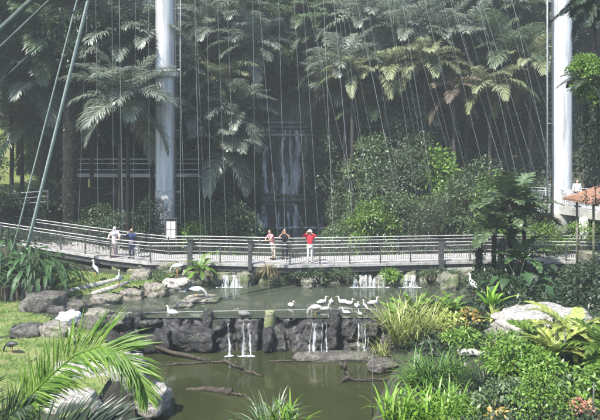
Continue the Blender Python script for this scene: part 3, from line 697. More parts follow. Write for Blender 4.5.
for (x0, y0), (x1, y1), rd, lb in (((40, -8), (-60, 86), .11, 'broad dark green beam like cable cutting the top corner of the dark palms'), ((56, -6), (-60, 104), .05, 'slim cable just under the broad dark green one in the top corner'), ((38, 46), (-50, 130), .03, 'faint thin cable lowest of those crossing the top corner')):
    a, b = at(x0, y0, 22), at(x1, y1, 20); d = (a - b).normalized(); cable(lb, a + d * 6, b - d * 12, rd, 'cable_dark', 'cables across the top corner', 'guy_cable')
a, b = at(255, 311, 27), at(395, 308, 27.2)
for (x0, y0, x1, y1, Y, lb) in ((112, 313, 372, 308.5, 25.6, 'thin pale line strung level along the upper pond behind the weir stumps'),):
    a, b = at(x0, y0, Y), at(x1, y1, Y); o = thing('pond_line', lb, 'cord', b); mb = MB(); mb.tube([a - b, (0, 0, 0)], .012, 5); mb.build('cord_strand', 'rail', o)
    for k, q in enumerate((a - b, Vector((0, 0, 0)))): mb = MB(); mb.tube([(q.x, q.y, q.z - .5), (q.x, q.y, q.z + .05)], .03, 6); mb.build('stake', 'dark_metal', o)
for x0, y0, x1, y1, Y, lb in ((373, 350, 372, 430, 18.6, 'thin upright stake standing in the lower pond by the strap leaves'), (594, 382, 592, 440, 14.5, 'thin dark stake among the shrubs in the bottom corner'), (565, 330, 564, 372, 17.5, 'thin grey stake among the pale cycad leaves')):
    a = at(x0, y0, Y); b = at(x1, y1, Y); mb = MB(); mb.tube([(a.x, Y, a.z), (b.x, Y, min(b.z, H(b.x, Y)) - .1)], .02, 6); tag(mb.build('garden_stake', 'dark_metal'), lb, 'stake')

# ------------------------------------------------------------------ logs and branches in the ponds
def log(label, pts, r0, r1, m='log', forks=(), name='fallen_branch', cat='branch'):
    o = thing(name, label, cat, pts[0]); rd = random.Random(len(label)); n = len(pts)
    P = [Vector(p) - Vector(pts[0]) for p in pts]; Q = []
    for a, b in zip(P, P[1:]):
        for k in range(5): Q.append(a.lerp(b, k / 5) + Vector((rd.uniform(-.02, .02), rd.uniform(-.03, .03), rd.uniform(-.03, .03))))
    Q.append(P[-1]); mb = MB(); mb.tube(Q, [.78 * (r0 + (r1 - r0) * i / (len(Q) - 1)) for i in range(len(Q))], 9, jit=.3, rnd=rd); mb.build('stem', m, o)
    for (t, d, l) in forks:
        q = Q[int(t * (len(Q) - 1))]; d = Vector(d); mb = MB()
        mb.tube([q, q + d * l * .5 + Vector((0, 0, .05)), q + d * l], [r1 * 1.4, r1, r1 * .4], 6, jit=.3, rnd=rd); mb.build('side_twig', m, o)
    return o
W = lambda x, y, dz=.06: flat(x, y, 0) + Vector((0, 0, dz))
log('long dark branch leaning from the bank boulders into the lower pond', [flat(98, 345, .75), W(150, 353, .3), W(206, 362, .05)], .14, .07, 'log', ((.5, (.3, -.2, .3), .5),))
log('slim branch lying level on the water beneath the leaning one', [W(166, 366, .04), W(196, 364), W(228, 363, .1)], .05, .035, 'log', ((.7, (.3, .2, .5), .4),))
log('forked branch pointing towards the middle of the lower pond', [W(224, 364, .14), W(238, 370, .1), W(262, 377, .03)], .07, .05, 'log', ((.4, (.2, .1, .5), .35), (.6, (-.6, .1, .3), .4)))
log('thick sunken log with a pale wet top in the lower pond', [W(186, 389, -.02), W(212, 391, .06), W(232, 394, .1)], .07, .17, 'log', (), 'sunken_log', 'log')
log('slim stick trailing from the sunken log', [W(232, 395, .06), W(244, 397), W(256, 402, -.03)], .05, .03)
log('grey branch with upright twigs lying before the pale grass', [W(340, 374, .35), W(352, 382, .1), W(378, 382, .1), W(412, 380, .12)], .035, .06, 'log', ((.15, (.1, 0, 1), .35), (.3, (-.5, -.3, -.2), .8), (.1, (-.5, 0, .8), .3)))
log('slim twig line by the far side of the weir water', [W(270, 362, .03), W(300, 362, .06), W(336, 361, .03)], .04, .03)
log('pale bleached log lying among the orange and green plants', [at(459, 353, 20.5), at(473, 353, 20.4), at(485, 354, 20.3)], .17, .15, 'log_pale', (), 'bleached_log', 'log')
log('dead bleached twig standing over the pond behind the palm frond', [flat(100, 355, .6), flat(122, 349, .9), flat(142, 352, .6)], .04, .02, 'log_pale', ((.4, (.1, 0, .9), .4), (.7, (.3, 0, .8), .4)))
log('curved dark pipe like branch leaning over the bank below the dark palm clump', [at(540, 313, 25), at(560, 310, 25), at(588, 309, 25.5)], .06, .05)

# ------------------------------------------------------------------ birds
def bird(name, label, cat, p, rz=0, s=1.0, pose='stand', body='feather', wing='blackfeather', group=None, leg=.38, neck=1.0):
    o = thing(name, label, cat, p, rz, group, s)
    lg = leg if pose not in ('swim', 'sit') else -.06
    Z = lg
    mb = MB()
    if pose == 'swim' or pose == 'sit':
        pts = [(-.34, 0, .16), (-.26, 0, .17), (-.12, 0, .17), (.05, 0, .15), (.18, 0, .17), (.25, 0, .26), (.255, 0, .38 * neck), (.28, 0, .46 * neck), (.33, 0, .47 * neck), (.37, 0, .465 * neck)]
        rd = [.015, .06, .125, .145, .115, .06, .036, .05, .045, .02]
    elif pose == 'feed':
        pts = [(-.36, 0, .3), (-.26, 0, .3), (-.12, 0, .28), (.05, 0, .25), (.17, 0, .23), (.27, 0, .2), (.36, 0, .1), (.4, 0, -.03), (.42, 0, -.08), (.44, 0, -.11)]
        rd = [.015, .06, .12, .14, .1, .05, .035, .045, .04, .015]
    else:
        pts = [(-.3, 0, .02), (-.22, 0, .08), (-.11, 0, .18), (.0, 0, .28), (.08, 0, .36), (.12, 0, .46), (.11, 0, .58 * neck), (.13, 0, .67 * neck), (.18, 0, .69 * neck), (.22, 0, .685 * neck)]
        rd = [.015, .055, .115, .135, .1, .055, .035, .05, .045, .018]
    up = 0 if pose in ('swim', 'sit') else lg
    pts = [Vector(q) + Vector((0, 0, up)) for q in pts]
    mb.tube(pts, [(a * .9, a) for a in rd], 12); mb.build('body', body, o)
    h, t = pts[-1], (pts[-1] - pts[-2]).normalized()
    mb = MB(); mb.tube([h - t * .02, h + t * .08 + Vector((0, 0, -.012)), h + t * .17 + Vector((0, 0, -.05))], [.018, .012, .003], 7); mb.build('bill', 'bill', o)
    mb = MB()
    for sy in (-1, 1): mb.ball(pts[-3] + Vector((.035, sy * .04, .01)), .008, 0, 6, 5)
    mb.build('eye_pair', 'eye', o)
    for sy in (-1, 1):
        a, b, c = pts[4], pts[2], pts[0]
        mb = MB(); off = Vector((0, sy * .11, .0))
        mb.tube([a + off * .8, (a + b) / 2 + off * 1.15, b + off * 1.05, (b + c) / 2 + off * .7 + Vector((0, 0, -.01)), c + off * .25 + Vector((-.03, 0, -.02))], [(.02, .03), (.035, .085), (.035, .09), (.025, .055), (.008, .015)], 9); mb.build('wing', wing if wing == body else [wing], o)
    if up:
        for sy in (-1, 1):
            q = Vector(((pts[2] + pts[3]) / 2)); q.y = sy * .05; q.z -= .08
            mb = MB(); mb.tube([q, Vector((q.x - .02, q.y, up * .5)), Vector((q.x + .01, q.y, .02))], [.02, .012, .01], 6)
            for a in (-.5, 0, .5): mb.tube([(q.x + .01, q.y, .012), (q.x + .01 + .09 * math.cos(a), q.y + .09 * math.sin(a), .006)], [.009, .004], 5)
            mb.build('leg', 'bill', o)
    return o
def gp(px, py, y0=20): return G(px, py, y0)
bird('stork', 'white stork standing tall on the grassy slope below the footbridge', 'bird', gp(95, 281), 2.6, .98, 'stand', leg=.42)
bird('stork', 'white stork on the slope between the two stone curbs and the boulders', 'bird', gp(119, 290), -1.2, .95, 'stand', 'feather', 'feather')
p = flat(173, 277, 1.3 + .95); bird('ibis', 'white ibis standing on the pale flat boulder under the bridge', 'bird', (flat(177, 291, 1.3) + Vector((-.15, .6, .62))), 2.9, .9, 'feed', 'feather', 'feather')
o = bird('egret', 'white bird with spread feathers on the low wet rock in the upper pond', 'bird', flat(196, 304, 1.3) + Vector((0, .5, .1)), 0.1, 1.05, 'feed', 'feather', 'feather', leg=.2)
bird('duck', 'white duck swimming alone behind the yellowish stump', 'bird', flat(291, 307, ZU), -.9, .65, 'swim', 'feather', 'feather')
bird('duck', 'dark grey duck swimming along the weir between the stumps', 'bird', flat(244, 317, ZU), 3.0, .9, 'swim', 'greyfeather', 'greyfeather', neck=.8)
bird('ibis', 'white ibis with dark wing at the top of the lawn by the boulders', 'bird', gp(71, 345), 2.7, .62, 'stand', 'feather', 'blackfeather', leg=.25)
bird('moorhen', 'small black bird walking on the bright lawn', 'bird', gp(11, 354), 2.9, .75, 'feed', 'blackfeather', 'blackfeather', leg=.2)
bird('egret', 'white egret standing on the shaded bank below the dark palm clump', 'bird', flat(472, 298, 1.35) + Vector((0, 0, .1)), 2.2, 1.0, 'stand', 'feather', 'feather')
bird('egret', 'lone tall white egret at the pool edge before the tall waterfall', 'bird', flat(259, 234, ZP - .05), 2.0, 1.45, 'stand', 'feather', 'feather')
bird('duck', 'small white duck at the pond edge near the weathered stump', 'bird', flat(172, 315, ZU), 2.8, .8, 'swim', 'feather', 'feather')
g = 'flock of white birds on the weir'
FL = [(315, 314, 'feed', 'pinkfeather', 2.9, 1.15, 'pinkish bird bending low, outermost of the flock towards the yellowish stump', .12), (322, 304, 'swim', 'feather', .3, 1.0, 'white bird with raised head swimming behind the pinkish bending one', 0), (325, 311, 'swim', 'feather', .2, .9, 'white bird afloat close before the raised head swimmer', 0),
      (331, 304, 'sit', 'feather', -1.5, .95, 'round white bird resting just behind the dark mossy stump', 0), (343, 304, 'swim', 'feather', 3.1, 1.05, 'white bird swimming past the dark mossy stump, rear of a pair', 0), (349, 305, 'sit', 'feather', -.5, .9, 'white bird in the middle of the flock, its partner touching the stump side', 0),
      (346, 314, 'sit', 'feather', 2.8, .8, 'white bird sitting low on the weir lip beside the dark mossy stump', 0), (357, 308, 'sit', 'feather', -1.4, 1.0, 'round white bird in the gap before the upright one', 0), (365, 311, 'stand', 'feather', 2.4, .85, 'white bird standing upright with dark wing at the flock end', .1), (373, 305, 'swim', 'feather', .2, 1.05, 'white bird swimming apart beside the pale grass', 0), (360, 315, 'sit', 'feather', 2.0, .6, 'small white bird on the weir lip below the round one', 0)]
for px, py, po, b, rz, s, lb, lg in FL:
    bird('wader', lb, 'bird', flat(px, py, ZU), rz, s * .72, po, b, 'blackfeather' if po == 'stand' else b, g, leg=max(lg, .1))

# ------------------------------------------------------------------ people
def skin_mesh(name, chains, m, sub=2):
    """chains: list of lists of (point, radius); equal points are shared. Root is the first point."""
    idx, vs, rs, es = {}, [], [], []
    for ch in chains:
        prev = None
        for p, rd in ch:
            k = tuple(round(c, 4) for c in p)
            if k not in idx: idx[k] = len(vs); vs.append(p); rs.append(rd)
            i = idx[k]
            if prev is not None and prev != i: es.append((prev, i))
            prev = i
    me = bpy.data.meshes.new(name + '_tmp'); me.from_pydata(vs, es, [])
    o = bpy.data.objects.new('tmp', me); C.objects.link(o)
    sk = o.modifiers.new('s', 'SKIN'); sk.use_smooth_shade = True
    sd = o.modifiers.new('d', 'SUBSURF'); sd.levels = sd.render_levels = sub
    for i, d in enumerate(me.skin_vertices[0].data):
        d.radius = rs[i] if isinstance(rs[i], tuple) else (rs[i], rs[i]); d.use_root = (i == 0)
    dg = bpy.context.evaluated_depsgraph_get()
    out = bpy.data.meshes.new_from_object(o.evaluated_get(dg)); out.name = name
    bpy.data.objects.remove(o); out.materials.clear(); out.materials.append(M[m])
    for q in out.polygons: q.use_smooth = True
    return out
def person(label, p, rz, s, arms='down', top='c_red', legs='c_white', hair='hairdark', robe=None, scarf=None, hat=None, lean=0.0, sleeves=True, longhair=False, camera=False):
    o = thing('person', label, 'person', p, rz, None, s)
    V = Vector; ln = lambda q: V((q[0], q[1] + lean * max(0, q[2] - .95), q[2] - abs(lean) * .12 * max(0, q[2] - .95)))
    pel, wa, ch, nk = ln((0, 0, .95)), ln((0, .01, 1.12)), ln((0, 0, 1.32)), ln((0, .0, 1.47))
    hd0, hd1 = nk + V((0, .025, .1)), nk + V((0, .03, .2))
    body = [[(pel, (.15, .11)), (wa, (.13, .095)), (ch, (.165, .11)), (nk, .055), (hd0, (.075, .09)), (hd1, (.078, .092))]]
    shirt = [[(pel, (.17, .135)), (wa, (.155, .125)), (ch, (.2, .15)), (ln((0, 0, 1.46)), (.105, .095))]]
    trou = []
    for sx in (-1, 1):
        hip, kn, an, to = V((sx * .095, 0, .88)), V((sx * .105, .02, .5)), V((sx * .11, -.02, .09)), V((sx * .125, .15, .035))
        body.append([(pel, (.15, .11)), (hip, .088), (kn, .058), (an, .04), (to, .035)])
        trou.append([(V((0, 0, .96)), (.16, .12)), (hip, .105), (kn, .08), (V((sx * .11, -.01, .12)), .068)])
        sh = ln((sx * .19, 0, 1.41))
        if arms == 'head': el, wr, hdv = sh + V((sx * .17, .14, .03)), ln((sx * .1, .14, 1.6)), V((-sx * .3, .1, .9))
        elif arms == 'photo': el, wr, hdv = sh + V((sx * .1, .2, -.12)), ln((sx * .08, .3, 1.52)), V((-sx * .2, .3, .9))
        elif arms == 'rail': el, wr, hdv = sh + V((sx * .12, .1, -.2)), V((sx * .3, .34, 1.13)), V((0, .9, -.2))
        elif arms == 'lean': el, wr, hdv = sh + V((sx * .05, .2, -.2)), V((sx * .1, .48, 1.13)), V((-sx * .5, .7, 0))
        else: el, wr, hdv = sh + V((sx * .05, -.02, -.29)), sh + V((sx * .07, .06, -.54)), V((0, .1, -1))
        hdv.normalize(); pal = wr + hdv * .075
        body.append([(ch, (.165, .11)), (sh, .058), (el, .043), (wr, .028), (pal, (.036, .02))])
        sd = hdv.cross(V((0, 1, 0)) if abs(hdv.y) < .8 else V((0, 0, 1))).normalized()
        curl = V((0, .3, -.35)) if arms in ('rail', 'lean') else V((0, .35, -.1))
        for k in range(4):
            r0 = pal + sd * (-.027 + .018 * k) + hdv * .02; l = (.075, .085, .08, .062)[k]; m1 = r0 + hdv * l * .55; body.append([(pal, (.036, .02)), (r0, .0095), (m1, .009), (m1 + (hdv + curl).normalized() * l * .5, .0075)])
        tb = wr + hdv * .03 + sd * -.03; body.append([(wr, .028), (tb, .011), (tb + (hdv * .6 - sd).normalized() * .045, .0085)])
        se = el.lerp(wr, .75) if sleeves else sh.lerp(el, .55)
        shirt.append([(ch, (.2, .15)), (sh, .085), (el if sleeves else sh.lerp(el, .3), .06), (se, .05)])
    b = link('body', skin_mesh('body', body, 'skin'), o)
    # face and head detail on the body mesh
    mb = MB(); hc = hd0.lerp(hd1, .55)
    mb.ball(hc + V((0, .0, .0)), (.076, .095, .115), 0, 14, 10)
    mb.tube([hc + V((0, .09, .02)), hc + V((0, .115, -.02)), hc + V((0, .095, -.035))], [.008, .015, .01], 6)
    for sx in (-1, 1):
        mb.ball(hc + V((sx * .03, .083, .015)), .011, 1, 8, 6); mb.ball(hc + V((sx * .077, 0, -.005)), (.012, .022, .03), 0, 8, 6)
    mb.ball(hc + V((0, .088, -.06)), (.022, .008, .006), 2, 8, 5)
    hm = mb.mesh('head', ['skin', 'eye', 'c_rose'])
    import bmesh
    bm = bmesh.new(); bm.from_mesh(b.data); bm.from_mesh(hm); bm.to_mesh(b.data); bm.free()
    for mm in ('eye', 'c_rose'): b.data.materials.append(M[mm])
    if not scarf:
        mb = MB(); mb.ball(hc + V((0, -.022, .03)), (.086, .095, .108), 0, 14, 9)
        if longhair: mb.tube([hc + V((0, -.06, .04)), hc + V((0, -.085, -.08)), hc + V((0, -.1, -.24))], [(.07, .05), (.085, .045), (.05, .02)], 10)
        mb.build('hair', hair, o)
    else:
        mb = MB(); mb.ball(hc + V((0, -.015, .02)), (.1, .105, .13), 0, 14, 9)
        mb.tube([hc + V((0, -.02, -.03)), hc + V((0, -.02, -.13)), hc + V((0, -.01, -.24)), hc + V((0, 0, -.33))], [(.095, .1), (.1, .105), (.19, .15), (.21, .16)], 14); mb.build('headscarf', scarf, o)
    if hat:
        mb = MB(); mb.tube([hc + V((0, 0, .05)), hc + V((0, 0, .1)), hc + V((0, 0, .145)), hc + V((0, 0, .15))], [.1, .095, .07, .02], 14)
        mb.tube([hc + V((0, .05, .05)), hc + V((0, .05, .062))], [(.12, .16), (.11, .15)], 14); mb.build('hat', hat, o)
    if robe:
        mb = MB(); mb.tube([ln((0, 0, 1.44)), ln((0, 0, 1.38)), ln((0, 0, 1.2)), V((0, 0, .95)), V((0, .01, .6)), V((0, .01, .3)), V((0, .01, .06))], [(.1, .08), (.19, .13), (.18, .14), (.2, .16), (.22, .18), (.25, .2), (.28, .23)], 18, jit=.06, rnd=random.Random(3)); mb.build('robe', robe, o)
        link('sleeve_top', skin_mesh('sleeve_top', shirt, robe), o)
    else:
        link('shirt', skin_mesh('shirt', shirt, top), o); link('trousers', skin_mesh('trousers', trou, legs), o)
        for sx in (-1, 1):
            mb = MB(); mb.tube([(sx * .11, -.06, .05), (sx * .112, 0, .06), (sx * .12, .09, .05), (sx * .126, .17, .035), (sx * .127, .2, .03)], [(.035, .045), (.05, .055), (.05, .045), (.045, .035), (.02, .02)], 10); mb.build('shoe', 'c_black' if legs != 'c_white' else 'c_white', o)
    if camera:
        pass
    return o
def onb(px, d=1.2):                                  # a point on the bridge deck, d metres in from the near edge
    best = min(zip(near, offset(near, d)), key=lambda q: abs(q[1].x / q[1].y * F + 300 - px)); 
    # refine along the neighbouring segment
    P = offset(near, d); b = None
    for a, c in zip(P, P[1:]):
        for k in range(21):
            q = a.lerp(c, k / 20); e = abs(q.x / q.y * F + 300 - px)
            if b is None or e < b[0]: b = (e, q)
    return b[1]
pe = person('person in a bright red shirt, white trousers and pale hat, hands raised to the head', onb(309.5, .75), 2.9, 1.02, 'head', 'c_red', 'c_white', hat='c_white')
q = onb(309.5, .75)
person('person in a pale pink robe and headscarf leaning on the bridge railing', onb(115, .5), PI + .15, .98, 'rail', robe='c_pink', scarf='c_white')
pb = person('person in navy clothes with brown hair holding a camera up on the bridge', onb(131.5, .6), PI - .2, .97, 'photo', 'c_navy', 'c_navy', 'hairbrown')
person('small child in white crouched low beside the person in navy', onb(137.5, .35), PI, .5, 'down', 'c_white', 'c_white', 'hairbrown')
person('person in a rose top and beige trousers bending towards the railing', onb(273, 1.5), 2.2, 1.0, 'lean', 'c_rose', 'c_beige', 'hairdark', lean=.45, sleeves=False, longhair=True)
person('person in black with bare shoulders leaning back against the far railing', onb(284, 1.7), PI - .1, 1.0, 'photo', 'c_black', 'c_black', 'hairdark', lean=.1, sleeves=False)
pu = up[2].lerp(upf[2], .4); P2 = at(577, 190, 36.5)
person('person in a white shirt on the upper walkway beside the tall column', Vector((P2.x, 36.5, zz)), PI, 1.0, 'down', 'c_white', 'c_navy')
qb = onb(131.5, .6); o = thing('hand_camera', 'small black camera held by the person in navy', 'camera', qb + Vector((.02, -.33, 1.56)), PI)
mb = MB(); mb.box((0, 0, 0), (.12, .05, .08)); mb.build('camera_body', 'c_black', o); mb = MB(); mb.tube([(0, .02, 0), (0, .08, 0)], .03, 12); mb.build('lens', 'dark_metal', o)

# ------------------------------------------------------------------ fronds, palms
def frond(pts, ll, lw, n, droop=.5, vee=.3, plum=.0, seed=0, a0=75, a1=28, up=None, base=.12, mr=1, nseg=3, rach=.02):
    """a feather leaf: rachis through pts with leaflets on both sides"""
    r = random.Random(seed); pts = [Vector(p) for p in pts]; mb = MB(); N = len(pts) - 1
    mb.tube(pts, [rach * (1 - .8 * i / N) for i in range(N + 1)], 4, mr)
    for i in range(n):
        t = base + (1 - base) * (i + .5) / n; q = t * N; k = min(int(q), N - 1); p = pts[k].lerp(pts[k + 1], q - k)
        T = (pts[k + 1] - pts[k]).normalized(); U = up or Vector((0, 0, 1))
        S = T.cross(U); S = S.normalized() if S.length > .05 else Vector((0, 1, 0)); U2 = S.cross(T).normalized()
        prof = math.sin(PI * (.16 + .78 * t)) ** .7; an = R(a0 + (a1 - a0) * t)
        for sd in (-1, 1):
            L = ll * prof * r.uniform(.82, 1.1); va = vee + plum * r.uniform(-1, 1); a_ = an + r.uniform(-.12, .12)
            d = (T * math.cos(a_) + (S * sd * math.cos(va) + U2 * math.sin(va)) * math.sin(a_)).normalized()
            w = lw * r.uniform(.8, 1.15); vs, c = [], p.copy()
            for j in range(nseg + 1):
                wd = d.cross(U2); wd = wd.normalized() if wd.length > .05 else T
                ww = w * (.45, 1, .75, 0)[j] if nseg == 3 else w * (.5, 1, 0)[j]
                if j < nseg: vs += [c - wd * ww / 2, c + wd * ww / 2]
                else: vs.append(c)
                c = c + d * L / nseg; d = (d + Vector((0, 0, -droop * (j + 1) / nseg * .8))).normalized()
            fs = [(2 * j, 2 * j + 1, 2 * j + 3, 2 * j + 2) for j in range(nseg - 1)] + [(2 * nseg - 2, 2 * nseg - 1, 2 * nseg)]
            mb.add(vs, fs, 0)
    return mb
def arc(L, e0, e1, n=9, bend=0.0):
    p, out = Vector((0, 0, 0)), [Vector((0, 0, 0))]
    for i in range(n):
        e = R(e0 + (e1 - e0) * ((i + .5) / n) ** 1.2); b = bend * i / n
        p = p + Vector((math.cos(e) * math.cos(b), math.cos(e) * math.sin(b), math.sin(e))) * (L / n); out.append(p)
    return out
SETS = {}
def frond_set(style):
    if style in SETS: return SETS[style]
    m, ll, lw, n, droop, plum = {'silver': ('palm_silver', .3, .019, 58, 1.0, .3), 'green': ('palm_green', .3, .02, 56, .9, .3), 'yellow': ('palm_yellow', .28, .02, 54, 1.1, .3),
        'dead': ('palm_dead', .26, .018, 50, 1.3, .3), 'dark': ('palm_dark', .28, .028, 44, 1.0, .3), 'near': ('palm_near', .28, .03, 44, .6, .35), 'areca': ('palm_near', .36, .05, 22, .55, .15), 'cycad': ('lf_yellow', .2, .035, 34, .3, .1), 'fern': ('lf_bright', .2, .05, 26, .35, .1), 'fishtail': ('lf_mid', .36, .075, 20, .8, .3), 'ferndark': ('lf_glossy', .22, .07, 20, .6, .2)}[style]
    out = []
    for i, (e0, e1) in enumerate(((80, 30), (66, 2), (50, -22), (34, -40), (12, -55), (-22, -80))):
        me = frond(arc(1.0, e0, e1, 9, random.Random(i).uniform(-.5, .5)), ll, lw, n, droop, .25, plum, i * 7 + len(style), rach=.012).mesh('frond', [m, 'palmbark' if style in ('dead',) else m])
        out.append(me)
    SETS[style] = out; return out
def fronds(root, style, L, n, seed, z=0.0, lo=0, hi=5, jl=.15, part='frond', tilt=0.0, off=(0, 0)):
    r = random.Random(seed); S = frond_set(style)
    for i in range(n):
        k = lo + (hi - lo) * ((i + .5) / n) + r.uniform(-.5, .5); k = max(lo, min(hi, int(round(k))))
        o = link(part, S[k], root, (*off, z), (r.uniform(-.12, .12) + tilt, r.uniform(-.12, .12), i * 2.39996 + r.uniform(-.25, .25)), L * r.uniform(1 - jl, 1 + jl))
def trunk_tube(h, r0, r1, seed, lean=(0, 0), n=12, sides=10):
    r = random.Random(seed); mb = MB()
    mb.tube([(lean[0] * (k / n) ** 2 + r.uniform(-.03, .03), lean[1] * (k / n) ** 2 + r.uniform(-.03, .03), -.3 + (h + .3) * k / n) for k in range(n + 1)], [r0 + (r1 - r0) * (k / n) ** .6 for k in range(n + 1)], sides, jit=.12, rnd=r); return mb
def palm(label, px, py, Y, L, style, n, seed, lo=0, hi=5, tr=.14, group=None, cat='palm', bark='palmbark', name='palm_tree', root=None):
    c = at(px, py, Y); z0 = H(c.x, Y); h = max(.4, c.z - z0)
    off = (0, 0)
    if root is not None: rx = (root - 300) / F * Y; off = (c.x - rx, 0); z0 = H(rx, Y); h = c.z - z0; c.x = rx
    o = thing(name, label, cat, (c.x, Y, z0), random.Random(seed).uniform(0, 6) if root is None else 0, group, None)
    trunk_tube(h, tr * 1.3, tr, seed, off).build('trunk', bark, o)
    ox, oy = off
    mb = MB(); mb.tube([(ox, oy, h - .5), (ox, oy, h - .1), (ox, oy, h + .25)], [tr, tr * 1.5, tr * .8], 9, jit=.3, rnd=random.Random(seed)); mb.build('crown_shaft', 'palm_dead' if style != 'near' else 'palm_green', o)
    fronds(o, style, L, n, seed, h, lo, hi, off=off); return o
PL = [
 # beyond the bridge, between cliff gully and far column: pale drooping crowns
 (345, 70, 46, 3.6, 'silver', 24, 'silvery palm nearest the cliff gully, its crown level with the collar ring'),
 (352, 74, 44, 2.6, 'yellow', 10, 'yellow tinged drooping palm under the silvery crown by the cliff gully'),
 (385, 70, 45, 3.0, 'yellow', 18, 'pale yellowish palm, middle crown of the drooping row across the jungle'),
 (425, 64, 45, 3.2, 'yellow', 18, 'pale yellowish palm just above the brown dead one'),
 (408, 34, 47, 3.4, 'silver', 24, 'silvery palm with arching crown over the drooping yellowish row'),
 (446, 34, 47.5, 3.2, 'silver', 22, 'silvery palm above and beside the brown dead palm'),
 (365, 20, 50, 4.2, 'silver', 26, 'large silvery palm high up beside the feathery bright tree'),
 (330, 38, 52, 3.8, 'green', 24, 'green palm standing against the feathery bright tree'),
 (415, -2, 53, 4.2, 'silver', 26, 'silvery palm whose crown runs out of the top edge of the jungle'),
 (466, 48, 48, 3.8, 'silver', 26, 'silvery palm with long level fronds between dead palm and tall column'),
 (505, 56, 46, 3.6, 'green', 24, 'green palm close to the tall column above the dark gap'),
 (495, 18, 51, 4.2, 'silver', 26, 'tall silvery palm behind the level fronded one'),
 (490, 86, 43.5, 2.9, 'yellow', 14, 'yellow fronded palm hanging over the dark gap in the jungle'),
 (530, 66, 44.5, 3.0, 'yellow', 16, 'yellowish palm half hidden behind the tall column'),
 (454, 92, 44, 2.6, 'dead', 18, 'dead brown palm with a drooping skirt of withered fronds'),
 (540, 14, 50, 4.2, 'green', 24, 'dark green palm above the yellowish one behind the tall column'),
 (440, 0, 55, 4.4, 'green', 24, 'green palm highest on the far slope over the silvery ones'),
 (470, 4, 53, 4.2, 'silver', 24, 'silvery palm near the top edge beside the highest green one'),
 # between the first column and the cliff
 (243, 12, 47, 3.6, 'silver', 24, 'silvery palm topmost in the clump beside the cliff gully'),
 (212, 34, 46, 3.2, 'silver', 22, 'silvery palm in the clump on the side next to the collared column'),
 (250, 50, 45, 3.4, 'silver', 24, 'silvery palm with level fronds reaching towards the cliff gully'),
 (222, 82, 44, 3.4, 'yellow', 18, 'olive tinted palm below the silvery clump'),
 (236, 114, 43, 3.3, 'silver', 22, 'palm with frosted drooping fronds beside the waterfall walkway'),
 (226, 150, 42, 3.4, 'silver', 20, 'lowest palm of the clump, fronds arching over the bushes by the waterfall'),
 (195, 10, 49, 3.8, 'green', 22, 'green palm behind the ladder of the collared column'),
 (196, 70, 48, 3.2, 'green', 20, 'green palm in shade just behind the collared column'),
 # by the collared column and to its dark side
 (128, 104, 36, 3.6, 'silver', 26, 'silvery palm throwing one long frond across the collared column'),
 (120, 46, 39.6, 3.8, 'silver', 26, 'silvery palm with sunlit fronds above the long fronded one'),
 (152, 36, 39.5, 2.8, 'silver', 18, 'palm with bright white lit fronds touching the collared column'),
 (92, 12, 40, 4.0, 'green', 24, 'tall green palm behind the thick guy cable'),
 (96, 112, 45.5, 3.4, 'green', 22, 'green palm over the hillside walkway beside the black trunk'),
 (42, 44, 39.5, 3.9, 'green', 24, 'green palm with pale arching fronds under the broad corner cable'),
 (12, 88, 40.5, 4.0, 'green', 24, 'dark palm half cut by the edge of the view under the corner cables'),
 (46, 84, 40.5, 3.4, 'silver', 20, 'palm with white lit drooping frond beside the thick guy cable'),
 (22, 126, 41, 3.2, 'green', 16, 'low palm with sunlit leaflets over the bright green slope'),
 (64, 66, 42.5, 3.8, 'silver', 22, 'silvery palm deep behind the two guy cables'),
 (18, 52, 43, 3.8, 'silver', 22, 'silvery palm behind the corner cables, higher than its green neighbours'),
 (58, 124, 44, 3.2, 'silver', 20, 'low silvery palm with fronds crossing the black trunk'),
 (160, 78, 42.5, 3.4, 'silver', 22, 'silvery palm standing straight behind the collared column'),
 (188, 112, 44, 3.4, 'silver', 22, 'silvery palm low behind the ladder of the collared column'),
 (206, 126, 43.2, 3.2, 'silver', 20, 'small silvery palm between the ladder and the lowest palm of the clump'),
 (304, 22, 53.5, 3.8, 'green', 22, 'green palm on the cliff top amid the feathery trees'),
 (330, 92, 48.5, 3.2, 'silver', 20, 'silvery palm hanging over the palm side end of the waterfall walkway'),
 (372, 106, 47.5, 3.4, 'green', 22, 'green palm in the second tier under the drooping yellowish row'),
 (404, 112, 47.8, 3.4, 'silver', 22, 'silvery palm in the second tier next to the dead brown one'),
 (432, 120, 48.5, 3.2, 'green', 20, 'green palm in the second tier below the dead brown one'),
 (278, 52, 54.5, 3.4, 'green', 20, 'green palm leaning over the top of the dark cliff'),
 (-10, 20, 39, 4.6, 'dark', 22, 'dark palm in the shadowy top corner'),
]
for i, (px, py, Y, L, st, n, lb) in enumerate(PL):
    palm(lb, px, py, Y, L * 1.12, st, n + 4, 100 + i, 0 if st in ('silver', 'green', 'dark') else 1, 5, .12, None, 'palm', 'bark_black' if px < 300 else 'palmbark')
# young palms and feather plants on the ground
def rosette(label, p, L, style, n, seed, lo=0, hi=4, h=.1, cat='plant', name='palm_shrub', tr=.07, group=None):
    o = thing(name, label, cat, p, random.Random(seed).uniform(0, 6), group)
    mb = MB(); mb.tube([(0, 0, -.15), (0, 0, h * .5), (0, 0, h + .05)], [tr * 1.3, tr, tr * .7], 8, jit=.3, rnd=random.Random(seed)); mb.build('stem', 'palmbark', o)
    fronds(o, style, L, n, seed, h, lo, hi); return o

